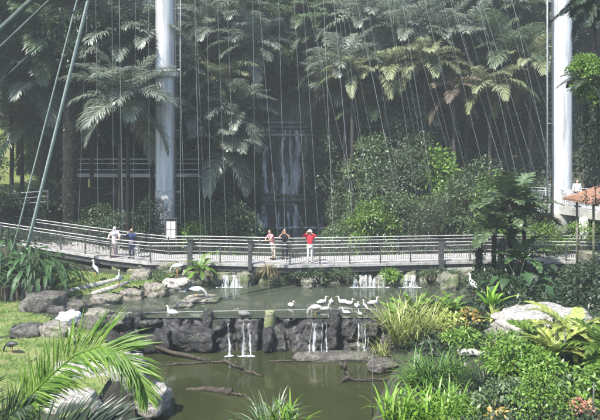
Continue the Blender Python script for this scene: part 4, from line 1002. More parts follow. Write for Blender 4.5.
# ------------------------------------------------------------------ broad leaved trees and shrubs
def cloud(n, cent, rad, L, Wd, seed, up=.4, droop=.25):
    """leaf-sized faces spread through clumps; returns vertex and face lists"""
    g_ = np.random.default_rng(seed); cent = np.array(cent, float); rad = np.array(rad, float)
    k = g_.choice(len(cent), n, p=(rad ** 2).sum(-1) / (rad ** 2).sum() if rad.ndim > 1 else rad ** 2 / (rad ** 2).sum())
    u = g_.normal(size=(n, 3)); u /= np.linalg.norm(u, axis=1)[:, None]; u[:, 2] = np.where(g_.random(n) < .65, np.abs(u[:, 2]), u[:, 2])
    rr_ = g_.random(n) ** .4
    p = cent[k] + u * (rad[k] if rad.ndim > 1 else rad[k][:, None]) * rr_[:, None]
    d = u + g_.normal(size=(n, 3)) * .6; d[:, 2] -= droop; d /= np.linalg.norm(d, axis=1)[:, None]
    nn = np.array([0, 0, 1.0]) + u * up + g_.normal(size=(n, 3)) * .45
    w = np.cross(d, nn); w /= np.linalg.norm(w, axis=1)[:, None] + 1e-9; nn = np.cross(w, d)
    l = (L * g_.uniform(.6, 1.25, n))[:, None]; wd = (Wd * g_.uniform(.7, 1.2, n))[:, None]
    v = np.stack([p, p + d * l * .45 + w * wd * .5 + nn * l * .06, p + d * l - np.array([0, 0, 1.0]) * l * .15, p + d * l * .45 - w * wd * .5 + nn * l * .06], 1).reshape(-1, 3)
    return v
def cloud_mesh(v, mname, name='foliage'):
    me = bpy.data.meshes.new(name); n = len(v)
    me.vertices.add(n); me.vertices.foreach_set('co', v.astype(np.float32).ravel()); me.loops.add(n); me.loops.foreach_set('vertex_index', np.arange(n, dtype=np.int32))
    me.polygons.add(n // 4); me.polygons.foreach_set('loop_start', np.arange(0, n, 4, dtype=np.int32))
    me.update(calc_edges=True); me.validate(); me.materials.append(M[mname]); return me
TREES = {}
def tree_proto(kind):
    if kind in TREES: return TREES[kind]
    seed, mname, h, cr, n, L, Wd = {'a': (1, 'lf_far', 9, 3.4, 9000, .34, .15), 'b': (2, 'lf_far', 10, 3.8, 10000, .3, .13), 'c': (3, 'lf_mid', 8, 3.2, 9000, .36, .18), 'bamboo': (4, 'lf_bamboo', 12, 3.0, 14000, .42, .1), 'd': (5, 'lf_dark', 10, 3.6, 9000, .36, .17)}[kind]
    r = random.Random(seed); cents, rads = [], []
    mb = MB(); top = h * .8
    mb.tube([(r.uniform(-.1, .1) * k, r.uniform(-.1, .1) * k, -.4 + (top + .4) * k / 8) for k in range(9)], [.28 * (1 - .8 * k / 8) + .04 for k in range(9)], 9, jit=.15, rnd=r)
    for i in range(20):
        a = r.uniform(0, 2 * PI); t = r.uniform(.35, 1.05); rr_ = cr * r.uniform(.25, 1.0) * (1.15 - .5 * abs(t - .65) * 2)
        c = Vector((math.cos(a) * rr_, math.sin(a) * rr_, h * t)); cents.append(c); rads.append((r.uniform(.7, 1.5), r.uniform(.7, 1.5), r.uniform(.45, .9)))
        b = Vector((0, 0, top * min(.95, t * .75))); mb.tube([b, b.lerp(c, .5) + Vector((0, 0, .2)), c], [.09, .06, .02], 5)
    TREES[kind] = (mb.mesh('trunk', 'bark'), cloud_mesh(cloud(n, cents, rads, L, Wd, seed), mname, 'crown')); return TREES[kind]
def tree(label, x, y, kind, s, rz, group=None, name='jungle_tree'):
    o = thing(name, label, 'tree', gz(x, y), rz, group, s); t, c = tree_proto(kind); link('trunk', t, o); link('crown', c, o); return o
r = random.Random(11)
lab = 'broad leaved jungle tree in the hazy mass rising behind the palms and the cliff'
k = 0
for row, (Y, z0, z1, st) in enumerate(((49, -26, 22, 4.2), (56, -32, 30, 4.4), (64, -38, 36, 5.2), (73, -44, 42, 6.2))):
    x = z0
    while x < z1:
        xx, yy = x + r.uniform(-1.2, 1.2), Y + r.uniform(-2, 2); x += st
        if row == 0 and (-10 < xx < 7 or 15 < xx < 17.5): continue
        tree(lab, xx, yy, r.choice('aabbc') if xx > -14 else r.choice('bdd'), r.uniform(.85, 1.25) * (1 + .12 * row), r.uniform(0, 6), 'trees massed on the far slope')
for px, Y, s, lb in ((272, 53.9, 1.0, 'lower feathery bright tree at the clump side of the cliff top'), (292, 54.3, 1.15, 'feathery bright tree at the middle of the cliff top, just over the dark step'), (318, 54.0, 1.05, 'lower feathery bright tree at the palm side of the cliff top'), (280, 56.5, 1.5, 'feathery bright green tree standing above the cliff in the misty light'), (314, 55.5, 1.5, 'second feathery bright tree, paler, behind the net cables above the cliff'), (258, 58, 1.6, 'bright feathery tree rising behind the other two above the cliff')):
    tree(lb, (px - 300) / F * Y, Y, 'bamboo', s, px, None, 'feathery_tree')
# very tall black trunk
c = at(70, 225, 38.5); o = thing('dark_tree', 'massive black trunk rising behind the footbridge beside the thick guy cable', 'tree', (c.x, 38.5, H(c.x, 38.5)))
trunk_tube(19, .5, .4, 5, (.1, 0), 16, 14).build('trunk', 'bark_black', o)
r = random.Random(5); link('crown', cloud_mesh(cloud(9000, [(r.uniform(-4, 4), r.uniform(-1.5, 3), r.uniform(12, 21)) for _ in range(18)], [(1.5, 1.3, .9)] * 18, .36, .16, 9), 'lf_dark', 'crown'), o)
link('climbing_ivy', cloud_mesh(cloud(1200, [(.05, -.1, 1 + i * .9) for i in range(14)], [(.55, .5, .8)] * 14, .2, .1, 19), 'lf_dark', 'climbing_ivy'), o)

def bush(label, p, w, h, n, L, Wd, mname, seed, cat='shrub', name='leafy_shrub', group=None, clumps=9, stems=True):
    r = random.Random(seed); o = thing(name, label, cat, p, 0, group)
    cs, rs = [], []
    for i in range(clumps):
        a = i * 2.4 + r.uniform(-.4, .4); q = math.sqrt((i + .5) / clumps); z = h * (.9 - .55 * q * q) * r.uniform(.75, 1.08)
        cs.append((math.cos(a) * q * w * .42, math.sin(a) * q * w * .42, z)); rs.append((w * .24 * r.uniform(.7, 1.2), w * .24 * r.uniform(.7, 1.2), h * .22 * r.uniform(.7, 1.2)))
    for i in range(clumps // 2):
        a = r.uniform(0, 6.3); cs.append((math.cos(a) * w * .4, math.sin(a) * w * .4, h * .22)); rs.append((w * .17, w * .17, h * .2))
    link('foliage', cloud_mesh(cloud(n, cs, rs, L, Wd, seed), mname), o)
    if stems:
        mb = MB()
        for c_ in cs[:clumps]: c_ = Vector(c_); mb.tube([(c_.x * .15, c_.y * .15, -.15), (c_.x * .6, c_.y * .6, c_.z * .5), c_], [.03 + .01 * w, .02 + .006 * w, .008], 5)
        mb.build('stem', 'bark', o)
    return o
def tuft(label, p, n, L, Wd, mname, seed, spread=.9, bend=1.0, cat='plant', name='grass_clump', group=None, r0=.12, parts=3, nseg=5):
    """strap leaves from one root"""
    r = random.Random(seed); o = thing(name, label, cat, p, 0, group)
    for q in range(parts):
        mb = MB()
        for i in range(n // parts):
            a = r.uniform(0, 2 * PI); e = PI / 2 - spread * r.random() ** .7; l = L * r.uniform(.55, 1.15); w = Wd * r.uniform(.7, 1.2)
            rd = r0 * math.sqrt(r.random()); a2 = r.uniform(0, 6.3); c = Vector((math.cos(a2) * rd, math.sin(a2) * rd, -.05)); bb = bend * r.uniform(.5, 1.3)
            S = Vector((-math.sin(a), math.cos(a), 0)); vs = []
            for j in range(nseg + 1):
                ww = w * (.6, 1, .95, .75, .45, 0)[j] if nseg == 5 else w * (1 - j / nseg)
                if j < nseg: vs += [c - S * ww / 2, c + S * ww / 2]
                else: vs.append(c)
                d = Vector((math.cos(a) * math.cos(e), math.sin(a) * math.cos(e), math.sin(e))); c = c + d * l / nseg; e -= bb * (j + 1) / nseg * .55
            mb.add(vs, [(2 * j, 2 * j + 1, 2 * j + 3, 2 * j + 2) for j in range(nseg - 1)] + [(2 * nseg - 2, 2 * nseg - 1, 2 * nseg)])
        mb.build('leaf_clump', mname, o)
    return o
def bigleaf(label, p, n, h, L, Wd, mname, seed, cat='plant', name='broad_leaf_plant', group=None, spread=.9, lobes=False):
    """stalks that each carry one broad folded blade"""
    r = random.Random(seed); o = thing(name, label, cat, p, 0, group)
    for i in range(n):
        a = i * 2.39996 + r.uniform(-.3, .3); q = math.sqrt((i + .5) / n) * spread; d = Vector((math.cos(a), math.sin(a), 0)); hh = h * (1.05 - .6 * q) * r.uniform(.8, 1.1)
        tip = d * q * h * .8 + Vector((0, 0, hh)); mb = MB()
        mb.tube([(d.x * .04, d.y * .04, -.1), d * q * h * .3 + Vector((0, 0, hh * .65)), tip], [.018, .014, .01], 5, 0)
        l, w = L * r.uniform(.75, 1.15), Wd * r.uniform(.8, 1.15); S = Vector((-d.y, d.x, 0)); e = .35 - .9 * q + r.uniform(-.25, .25); c = tip; rows = []
        for j, k in enumerate((.12, .75, 1.0, .95, .7, .36, .02)):
            zz_ = Vector((0, 0, .18 * w * k)); lb_ = (1 - .35 * (j % 2)) if lobes and 0 < j < 6 else 1
            rows.append((c - S * w * k * .5 * lb_ + zz_, c, c + S * w * k * .5 * lb_ + zz_)); c = c + (d * math.cos(e) + Vector((0, 0, math.sin(e)))) * l / 6; e -= .17
        mb.add([v for t in rows for v in t], [f for j in range(6) for f in ((3 * j, 3 * j + 1, 3 * j + 4, 3 * j + 3), (3 * j + 1, 3 * j + 2, 3 * j + 5, 3 * j + 4))], 0, True)
        mb.build('leaf', mname, o)
    return o
# ---- plants beyond the bridge
def gb(px, Y, dz=0): x = (px - 300) / F * Y; return gz(x, Y, dz)
for px, Y, w, h, n, L, Wd, m_, lb in (
 (104, 40.8, 3.0, 2.9, 3200, .26, .12, 'lf_mid', 'rounded shrub before the hillside walkway, nearer the black trunk'),
 (146, 40.8, 2.8, 2.8, 3200, .26, .12, 'lf_mid', 'rounded shrub before the hillside walkway, nearer the collared column'),
 (188, 42, 3.0, 4.6, 3200, .26, .12, 'lf_mid', 'upright shrub filling the gap between collared column and palm clump'),
 (212, 41.2, 3.2, 5.4, 3400, .26, .12, 'lf_far', 'greyish shrub under the hanging fronds of the lowest palm'),
 (318, 50, 3.2, 12.0, 4200, .28, .13, 'lf_mid', 'hanging greenery that covers the cliff edge above the waterfall walkway'),
 (372, 43.5, 4.4, 6.2, 4800, .26, .12, 'lf_mid', 'tall shrub with dense crown below the yellowish palms'),
 (398, 43, 4.0, 5.8, 4200, .24, .11, 'lf_far', 'silvery green shrub above the wide shrub by the railing'),
 (245, 50, 3.0, 11.0, 4200, .28, .13, 'lf_mid', 'greenery hanging down the cliff edge on the clump side of the waterfall walkway'),
 (205, 46, 3.6, 9.0, 4200, .26, .12, 'lf_mid', 'tall thicket behind the lowest palm beside the collared column'),
 (110, 50, 4.2, 6.5, 4200, .26, .12, 'lf_mid', 'dark green thicket rising behind the hillside walkway'),
 (50, 44, 4.6, 6.0, 4200, .26, .12, 'lf_mid', 'thicket behind the black trunk over the bright slope'),
 (-22, 37, 4.0, 5.2, 4200, .24, .11, 'lf_mid', 'leafy thicket before the bright green slope near the bridge end'),
 (384, 47, 5.0, 7.6, 5200, .28, .13, 'lf_mid', 'tall leafy thicket under the middle of the drooping pale palm row'),
 (330, 48.5, 3.6, 9.5, 4200, .28, .13, 'lf_far', 'leafy mass hanging over the cliff beside the end of the waterfall walkway'),
 (412, 46.5, 4.4, 8.0, 4400, .28, .13, 'lf_far', 'tall leafy thicket behind the bare pale branches'),
 (350, 40, 4.2, 3.4, 3600, .22, .1, 'lf_mid', 'rounded green shrub behind the bridge near the red shirt person'),
 (372, 38, 3.6, 4.2, 3600, .24, .12, 'lf_bright', 'sunlit light green shrub behind the middle of the bridge'),
 (358, 46, 5.0, 7.0, 5000, .28, .12, 'lf_mid', 'tall leafy thicket between the waterfall and the yellowish palms'),
 (400, 39, 4.6, 4.6, 4200, .22, .1, 'lf_mid', 'wide green shrub above the bridge railing left of the bare twiggy bush'),
 (436, 38, 4.4, 3.6, 3600, .17, .07, 'lf_far', 'greyish fine leaved bush with bare twigs above the railing'),
 (440, 42, 3.2, 5.6, 2600, .3, .16, 'lf_bright', 'bright large leaved bush standing out before the dark gap'),
 (475, 37.5, 5.2, 5.2, 5200, .24, .11, 'lf_mid', 'dense dark green bush between the grey one and the palm clump'),
 (500, 36.5, 3.6, 5.4, 3200, .26, .12, 'lf_bright', 'lighter green bush beside the upper walkway slab'),
 (418, 43, 3.6, 6.0, 2600, .24, .11, 'lf_mid', 'green bush rising behind the wide shrub'),
 (530, 40, 3.6, 4.6, 2600, .22, .1, 'lf_dark', 'dark bush under the end of the upper walkway'),
 (545, 34, 3.0, 2.1, 2200, .17, .07, 'lf_bright', 'clipped light green hedge below the walkway slab'),
 (588, 34.5, 2.6, 2.0, 2000, .17, .07, 'lf_bright', 'light green bush at the foot of the short cream column'),
 (268, 46, 2.0, 1.5, 900, .22, .1, 'lf_mid', 'small bush at the pool edge under the tall waterfall'),
 (206, 40, 4.6, 3.8, 4200, .22, .1, 'lf_mid', 'shady bush behind the bridge next to the notice board'),
 (232, 41, 4.0, 4.4, 3600, .24, .11, 'lf_mid', 'leafy shrub between the lowest palm and the waterfall pool'),
 (192, 37.5, 2.6, 2.6, 2000, .26, .13, 'lf_bright', 'light green shrub against the base of the collared column'),
 (215, 44, 4.0, 6.0, 3600, .26, .12, 'lf_dark', 'dark thicket under the clump of silvery palms'),
 (246, 47, 2.4, 7.0, 2400, .26, .12, 'lf_dark', 'dark shrub climbing the near flank of the cliff'),
 (150, 37, 3.6, 2.8, 2800, .2, .09, 'lf_dark', 'dark shrub behind the ladder side of the bridge rail'),
 (122, 38, 3.8, 2.4, 2600, .2, .09, 'lf_dark', 'dark bush with white blossoms behind the person in navy'),
 (96, 39, 3.4, 2.4, 2400, .22, .1, 'lf_mid', 'bush behind the bridge beside the black trunk'),
 (48, 40, 3.6, 2.2, 2600, .24, .11, 'lf_dark', 'dark bush on the slope behind the thick guy cable'),
 (12, 39, 3.6, 1.5, 2000, .24, .11, 'lf_mid', 'green bush on the slope behind the end of the bridge'),
 (10, 49, 5.0, 3.4, 3200, .26, .12, 'lf_dark', 'dark bush crowning the bright green slope'),
 (170, 45, 4.0, 4.0, 3000, .26, .12, 'lf_dark', 'dark bush in shade behind the collared column'),
 (140, 46, 4.0, 3.2, 2600, .26, .12, 'lf_dark', 'dark bush beneath the hillside walkway'),
):
    bush(lb, gb(px, Y), w, h, n, L, Wd, m_, int(abs(px * 3 + Y)))
r = random.Random(31)
o = bpy.data.objects
def blossoms(label, px0, px1, py0, py1, Y, n, name='white_blossom'):
    for i in range(n):
        p = at(r.uniform(px0, px1), r.uniform(py0, py1), Y + r.uniform(-.3, .3)); mb = MB()
        for k in range(4): a = k * 1.57 + r.random(); mb.ball((math.cos(a) * .03, math.sin(a) * .03, 0), (.035, .03, .02), 0, 6, 4)
        mb.ball((0, 0, .01), .015, 0, 6, 4); mb.tube([(0, 0, 0), (0, .1, -.12), (0, .3, -.3)], .006, 4)
        tag(mb.build(name, 'petal'), label, 'flower', label).location = p
blossoms('small white blossom on the dark bush behind the persons on the bridge', 100, 128, 233, 245, 36.5, 8)
blossoms('small white blossom sprinkled over the long leaved shrub below the bridge', 0, 34, 243, 262, 29.3, 9)
for px, py, Y, lb, mm, n, L in ((95, 214, 41, 'large leaved plant with long arching blades below the yellow sign', 'lf_mid', 16, 1.5), (222, 226, 36.5, 'pale broad leaved plant behind the bridge near the cascade', 'lf_bright', 14, .8), (178, 214, 40, 'broad leaved plant in shade behind the notice board', 'lf_mid', 12, 1.0)):
    bigleaf(lb, gb(px, Y), n, 1.6, L, .34, mm, px)
tuft('fountain of pale strap leaves above the bridge railing by the wide shrub', gb(402, 35.5, .3), 60, 1.3, .06, 'gr_edge', 4, 1.0, 1.0, 'plant', 'strap_plant')
for x, w, h, n, lb in ((-2.9, 2.6, 1.5, 1500, 'greenery spilling over the top edge of the dark cliff on the clump side'), (-.2, 2.2, 1.2, 1200, 'greenery spilling over the middle of the dark cliff top'), (1.8, 2.4, 1.6, 1400, 'greenery spilling over the cliff top at the palm side')):
    bush(lb, Vector((x, 53.0, 13.2)), w, h, n, .24, .1, 'lf_far', int(70 + x * 3))
# bare twiggy branches
for px, Y, lb in ((440, 37, 'bare forked twigs sticking out of the greyish bush'), (478, 42, 'pale bare branches leaning before the dark gap')):
    p = gb(px, Y); o = thing('bare_bush', lb, 'shrub', p)
    for k in range(9):
        a = k * .7; mb = MB(); d = Vector((math.cos(a) * .8, math.sin(a) * .4, 0)); hh = r.uniform(2.6, 4.6)
        mb.tube([(0, 0, -.1), d * .5 + Vector((0, 0, hh * .4)), d * 1.2 + Vector((0, 0, hh * .75)), d * 1.7 + Vector((0, 0, hh))], [.045, .03, .02, .008], 5); mb.build('stem', 'log_pale' if px > 450 else 'bark', o)

# ---- undergrowth that covers the slopes behind (one mass)
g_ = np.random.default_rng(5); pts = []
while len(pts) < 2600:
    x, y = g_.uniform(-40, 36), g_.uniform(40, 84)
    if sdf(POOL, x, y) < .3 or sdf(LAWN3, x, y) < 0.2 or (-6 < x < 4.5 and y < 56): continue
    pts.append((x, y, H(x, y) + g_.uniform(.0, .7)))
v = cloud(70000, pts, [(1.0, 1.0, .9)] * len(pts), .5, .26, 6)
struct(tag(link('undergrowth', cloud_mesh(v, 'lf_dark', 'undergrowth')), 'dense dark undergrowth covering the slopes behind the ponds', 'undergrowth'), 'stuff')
g_ = np.random.default_rng(8); pts = []
while len(pts) < 2600:                                # ground cover on the near and side banks
    x, y = g_.uniform(-26, 24), g_.uniform(7, 40)
    if min(sdf(LOW, x, y), sdf(UPP, x, y), sdf(POOL, x, y)) < .5 or min(sdf(LAWN, x, y), sdf(LAWN2, x, y)) < .3: continue
    if x < 4 and y < 31.5 and x > -14: continue
    if abs(y - 32.5) < 2.2 and -20 < x < 20: continue
    if 8.8 < x < 12 and 22 < y < 24: continue
    pts.append((x, y, H(x, y) + .1))
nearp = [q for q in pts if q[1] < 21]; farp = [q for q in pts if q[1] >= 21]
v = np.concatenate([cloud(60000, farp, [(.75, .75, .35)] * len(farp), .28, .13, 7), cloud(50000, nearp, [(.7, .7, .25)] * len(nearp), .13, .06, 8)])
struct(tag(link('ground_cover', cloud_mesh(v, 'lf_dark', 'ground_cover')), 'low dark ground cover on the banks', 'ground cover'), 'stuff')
# green fringe along the pond wall
for i, (px, w, h, m_, lb) in enumerate(((318, 1.6, .6, 'lf_mid', 'leafy fringe on the pond wall below the red shirt person'), (343, 1.5, .7, 'lf_mid', 'leafy fringe on the pond wall beside the widest cascade'), (392, 1.2, .7, 'lf_bright', 'light green fringe on the pond wall between two cascades'), (430, 1.5, .7, 'lf_mid', 'leafy fringe on the pond wall beyond the last cascade'), (452, 1.4, .6, 'lf_mid', 'leafy fringe where the pond wall meets the palm clump'), (296, 1.2, .5, 'lf_mid', 'low fringe on the pond wall beside the dry grass mound'), (157, 1.4, .5, 'lf_mid', 'weedy fringe on the shaded boulders under the bridge'))):
    p = at(px, 266, 30.9); p.z = 1.6; bush(lb, p, w, h, 520, .14, .06, m_, 60 + i, 'plant', 'wall_plant', None, 7, True)
tuft('mound of dry straw coloured grass hanging down the pond wall', at(268, 268, 30.7) + Vector((0, 0, -.2)), 200, .95, .03, 'straw', 9, 1.5, 1.7, 'grass', 'dry_grass_mound')
p = at(268, 284, 30.3); o = thing('hanging_root', 'straw coloured hanging root trailing before the dry grass mound into the pond', 'root', p)
mb = MB(); mb.tube([at(267, 264, 30.3) - p, at(269, 285, 30.2) - p, at(270, 316, 30.6) - p * 1 if False else Vector((.02, -.1, ZU - p.z - .1))], .03, 6); mb.build('stem', 'straw', o); mb = MB(); mb.tube([(0, 0, .2), (.1, -.05, -.1), (.05, -.1, ZU - p.z - .1)], .015, 5); mb.build('rootlet', 'straw', o)
p = at(200, 272, 30.6); rosette('dark green fern drooping over the pond wall by the bridge post', p, 1.1, 'fern', 16, 3, 1, 5, .15, 'fern', 'fern'); 
# ---- left bank: long leaved shrub
for px, py, n, h, L, lb in ((48, 292, 26, 2.1, .9, 'dark shrub of long drooping leaves at the end of the grassy slope'), (30, 292, 26, 2.2, .95, 'dark long leaved shrub beside the planter box'), (8, 280, 24, 2.4, .95, 'dark long leaved shrub at the view edge under the bridge')):
    bigleaf(lb, G(px, py, 24), n * 3, h, L, .2, 'lf_glossy', px, 'shrub', 'long_leaved_shrub', None, 1.0)
tuft('small spiky plant growing in the planter box', PLANTER + Vector((0, 0, .6)), 46, .7, .035, 'lf_mid', 4, 1.0, .6, 'plant', 'potted_plant')

# ---- right hand dark palm clump before the bridge
for px, Y, py, L, n, st, lb in ((510, 29.5, 208, 2.2, 13, 'fishtail', 'glossy dark palm in the clump before the bridge, crown against the walkway'), (524, 30, 216, 2.0, 11, 'fishtail', 'glossy dark palm of the clump standing closest to the tall column'), (494, 29.2, 232, 2.0, 10, 'fishtail', 'lower glossy palm on the pond side of the dark clump'), (520, 28.8, 262, 1.8, 11, 'ferndark', 'shaded palm low in the dark clump with hanging leaves')):
    palm(lb, px, py, Y, L, st, n, int(px), 0, 4, .1, None, 'palm', 'bark_black')
for px, Y, h, lb in ((498, 29.0, 2.3, 'knotted reddish brown trunk at the pond side of the dark clump'), (508, 29.6, 2.6, 'leaning dark trunk in the middle of the dark palm clump'), (478, 30.2, 1.9, 'black support like trunk against the grey bank wall')):
    p = gb(px, Y); o = thing('old_trunk', lb, 'trunk', p); trunk_tube(h, .22, .13, px, (.35 if px != 478 else .1, 0), 8, 9).build('trunk', 'bark_black' if px != 498 else 'log', o)
    link('ivy', cloud_mesh(cloud(500, [(.05, -.05, .3 + .3 * i) for i in range(int(h / .3))], [(.35, .3, .3)] * int(h / .3), .16, .08, px), 'lf_dark', 'ivy'), o)
bigleaf('philodendron with large lobed drooping leaves below the dark clump', gb(518, 26.5), 14, 1.8, .85, .55, 'lf_glossy', 8, 'plant', 'philodendron', None, 1.1, True)
bigleaf('second philodendron with dark lobed leaves beside the bank wall', gb(540, 28.5), 12, 1.6, .7, .45, 'lf_dark', 18, 'plant', 'philodendron', None, 1.1, True)
bush('dark bush filling the bank below the bank wall', gb(570, 28.0), 3.2, 1.0, 1800, .2, .1, 'lf_dark', 71)
bush('dark leafy bush at the view edge below the bridge', gb(604, 27.5), 2.4, 1.1, 1500, .2, .1, 'lf_dark', 72)
bush('dark bush before the bridge railing by the tiled hut', gb(594, 29.3), 1.8, .9, 900, .2, .1, 'lf_dark', 73)
bush('low dark bush at the water edge below the dark clump', gb(498, 27.3), 2.2, 1.1, 1500, .18, .08, 'lf_dark', 74)
# ---- vine covered tree with the bright round bush
p = at(600, 80, 26); z0 = H(p.x + .9, 26); o = thing('vine_covered_tree', 'vine covered tree with a bright round leafy crown and dark hanging vines', 'tree', (p.x + .45, 26, z0))
trunk_tube(14 - z0, .3, .22, 5).build('trunk', 'bark_black', o)
cz = CZ - (80 - HY) / F * 26 - z0; r = random.Random(2)
cs = [(-.85 + r.uniform(-.75, .75), r.uniform(-.8, .5), cz + r.uniform(-.95, 1.0)) for _ in range(26)]
link('crown', cloud_mesh(cloud(5200, cs, [(.42, .42, .36)] * 26, .13, .075, 3), 'lf_bright', 'crown'), o)
mb = MB()
cs = []
for i in range(46):
    x, y, l = r.uniform(-1.25, .6), r.uniform(-.4, .6), r.uniform(1.5, 4.6); t = cz - r.uniform(.6, 1.4)
    mb.tube([(x, y, t), (x + r.uniform(-.1, .1), y, t - l * .5), (x + r.uniform(-.15, .15), y, t - l)], .012, 4); cs += [(x, y, t - l * q) for q in (.15, .35, .55, .75, .95)]
mb.build('hanging_vine', 'bark', o); link('vine_foliage', cloud_mesh(cloud(4200, cs, [(.16, .16, .35)] * len(cs), .14, .05, 4, droop=1.2), 'lf_dark', 'vine_foliage'), o)
fronds(o, 'dark', 1.15, 12, 77, cz - .1, 2, 5, part='fern_frond', off=(-1.25, -.3))
for px, py, Y, L, n, lb in ((592, 8, 27.5, 2.0, 16, 'black leaved palm hanging in the top corner above the bright round bush'), (606, -8, 27, 2.2, 14, 'black leaved palm cut by the top edge above the other')):
    palm(lb, px, py, Y, L, 'dark', n, int(px + py + 20), 2, 5, .07, root=612)
# ---- right foreground garden
def gf(px, py, y0=12): return G(px, py, y0)
tuft('tall clump of pale grass at the weir end', at(404, 352, 23.2).xy.to_3d() + Vector((0, 0, H(at(404, 352, 23.2).x, 23.2))), 260, 2.3, .045, 'gr_pale', 1, .75, .9, 'grass', 'pale_grass', None, .5)
tuft('shorter pale grass clump leaning over the weir', gz((384 - 300) / F * 23.9, 23.9), 170, 1.7, .04, 'gr_pale', 2, 1.0, 1.1, 'grass', 'pale_grass', None, .35)
tuft('pale grass clump on the garden side of the tall one', gz((428 - 300) / F * 22.8, 22.8), 190, 1.8, .04, 'gr_pale', 12, .8, 1.1, 'grass', 'pale_grass', None, .4)
tuft('dense clump of green arching blades before the pale grass', gf(425, 385), 260, 1.45, .05, 'gr_green', 3, 1.2, 1.4, 'plant', 'strap_plant', None, .45)
tuft('green arching clump next to the bleached log', gf(452, 380), 170, 1.2, .05, 'gr_green', 13, 1.2, 1.4, 'plant', 'strap_plant', None, .4)
tuft('bright lime strap leaves growing by the thin upright stake', gz((405 - 300) / F * 16.6, 16.6), 170, 1.2, .075, 'gr_lime', 4, .9, .9, 'plant', 'lime_plant', None, .6)
tuft('bright lime strap leaves along the lower pond edge', gz((440 - 300) / F * 16.4, 16.4), 190, 1.15, .075, 'gr_lime', 5, .9, .9, 'plant', 'lime_plant', None, .7)
tuft('lime strap leaves beside the dark fountain plant', gz((475 - 300) / F * 15.6, 15.6), 120, .9, .07, 'gr_lime', 15, 1.0, .9, 'plant', 'lime_plant', None, .5)
tuft('fountain of dark narrow blades below the bleached log', gf(484, 392), 260, 1.25, .035, 'lf_dark', 6, 1.45, 1.0, 'plant', 'fountain_plant', None, .15)
tuft('spiky tuft with pale edged blades at the lower edge of the pond', gz((270 - 300) / F * 14.2, 14.2, .15), 150, 1.05, .05, 'gr_edge', 7, 1.2, .7, 'plant', 'spiky_tuft', None, .3)
tuft('bright green blades beside the pale edged tuft', gz((288 - 300) / F * 14.0, 14.0, .2), 60, .85, .06, 'gr_lime', 17, 1.0, .7, 'plant', 'lime_plant', None, .3)
for px, py, L, n, lb in ((412, 308, 1.35, 16, 'yellow green fern rising behind the pale grass'), (436, 306, 1.25, 15, 'yellow green fern between the pale grass and the orange plant'), (398, 306, 1.0, 13, 'yellow green fern closest to the flock of birds'), (452, 316, 1.1, 14, 'fern beside the orange plant')):
    rosette(lb, gz((px - 300) / F * 24.6, 24.6, .25), L, 'fern', n, px, 0, 4, .2, 'fern', 'fern')
o_ = tuft('bird nest fern with upright bright leaves by the shaded bank', gz((491 - 300) / F * 23.5, 23.5, .7), 22, 1.2, .2, 'gr_lime', 8, 1.1, .7, 'fern', 'nest_fern', None, .05, 2)
tuft('pale rosette plant under the nest fern', gz((494 - 300) / F * 22.8, 22.8, .45), 40, .7, .14, 'lf_yellow', 18, 1.4, .8, 'plant', 'rosette_plant', None, .1, 2)
bush('small bush with orange and yellow bracts beside the pale grass', gz((473 - 300) / F * 23, 23, .1), 1.1, .8, 150, .2, .1, 'lf_orange', 41)
bush('variegated yellow green bush between the ferns and the orange one', gz((452 - 300) / F * 23.2, 23.2, .1), 1.4, .9, 520, .2, .1, 'lf_yellow', 42)
bush('green leafy bush round the bleached log', gz((462 - 300) / F * 21.3, 21.3), 1.6, .8, 900, .16, .07, 'lf_bright', 43)
for px, py, w, h, n, L, Wd, mm, lb in (
 (528, 395, 2.2, 1.5, 2400, .19, .08, 'lf_bright', 'dense leafy shrub in the middle of the garden'),
 (508, 372, 1.8, 1.1, 1700, .16, .075, 'lf_bright', 'leafy shrub with light edges beside the brown boulder'),
 (512, 424, 2.0, 1.1, 2000, .17, .075, 'lf_mid', 'mid green shrub below the leafy one at the lower edge'),
 (540, 430, 1.4, 1.3, 1600, .11, .045, 'lf_bright', 'fine leaved bright shrub at the lower edge of the garden'),
 (566, 402, 1.4, .9, 700, .22, .12, 'lf_mid', 'shrub with broad light leaves by the thin dark stake'),
 (598, 412, 1.5, 1.2, 1200, .18, .08, 'lf_bright', 'bright shrub in the bottom corner of the garden'),
 (466, 428, 1.6, .8, 1300, .14, .06, 'lf_bright', 'low shrub behind the lime strap leaves'),
 (598, 356, 1.5, .7, 1000, .17, .08, 'lf_dark', 'dark shrub at the view edge beyond the cycads'),
):
    bush(lb, gf(px, py), w, h, n, L, Wd, mm, px + py)
bush('small pinkish leaved plant at the lower edge beside the dark stake', gz((584 - 300) / F * 14.6, 14.6, .1), .8, .5, 220, .14, .09, 'lf_pink', 51)
bush('small red and yellow leaved plant at the lower edge by the lime straps', gz((496 - 300) / F * 15, 15, .3), .5, .4, 60, .18, .08, 'lf_orange', 52)
bigleaf('yellow green broad leaved plant low in the garden beside the dark palm', gf(578, 400), 12, .8, .6, .34, 'lf_yellow', 31, 'plant', 'broad_leaf_plant')
bigleaf('light green plant with broad ribbed leaves by the pale cycad', gf(592, 380), 10, .9, .55, .3, 'lf_bright', 32, 'plant', 'broad_leaf_plant')
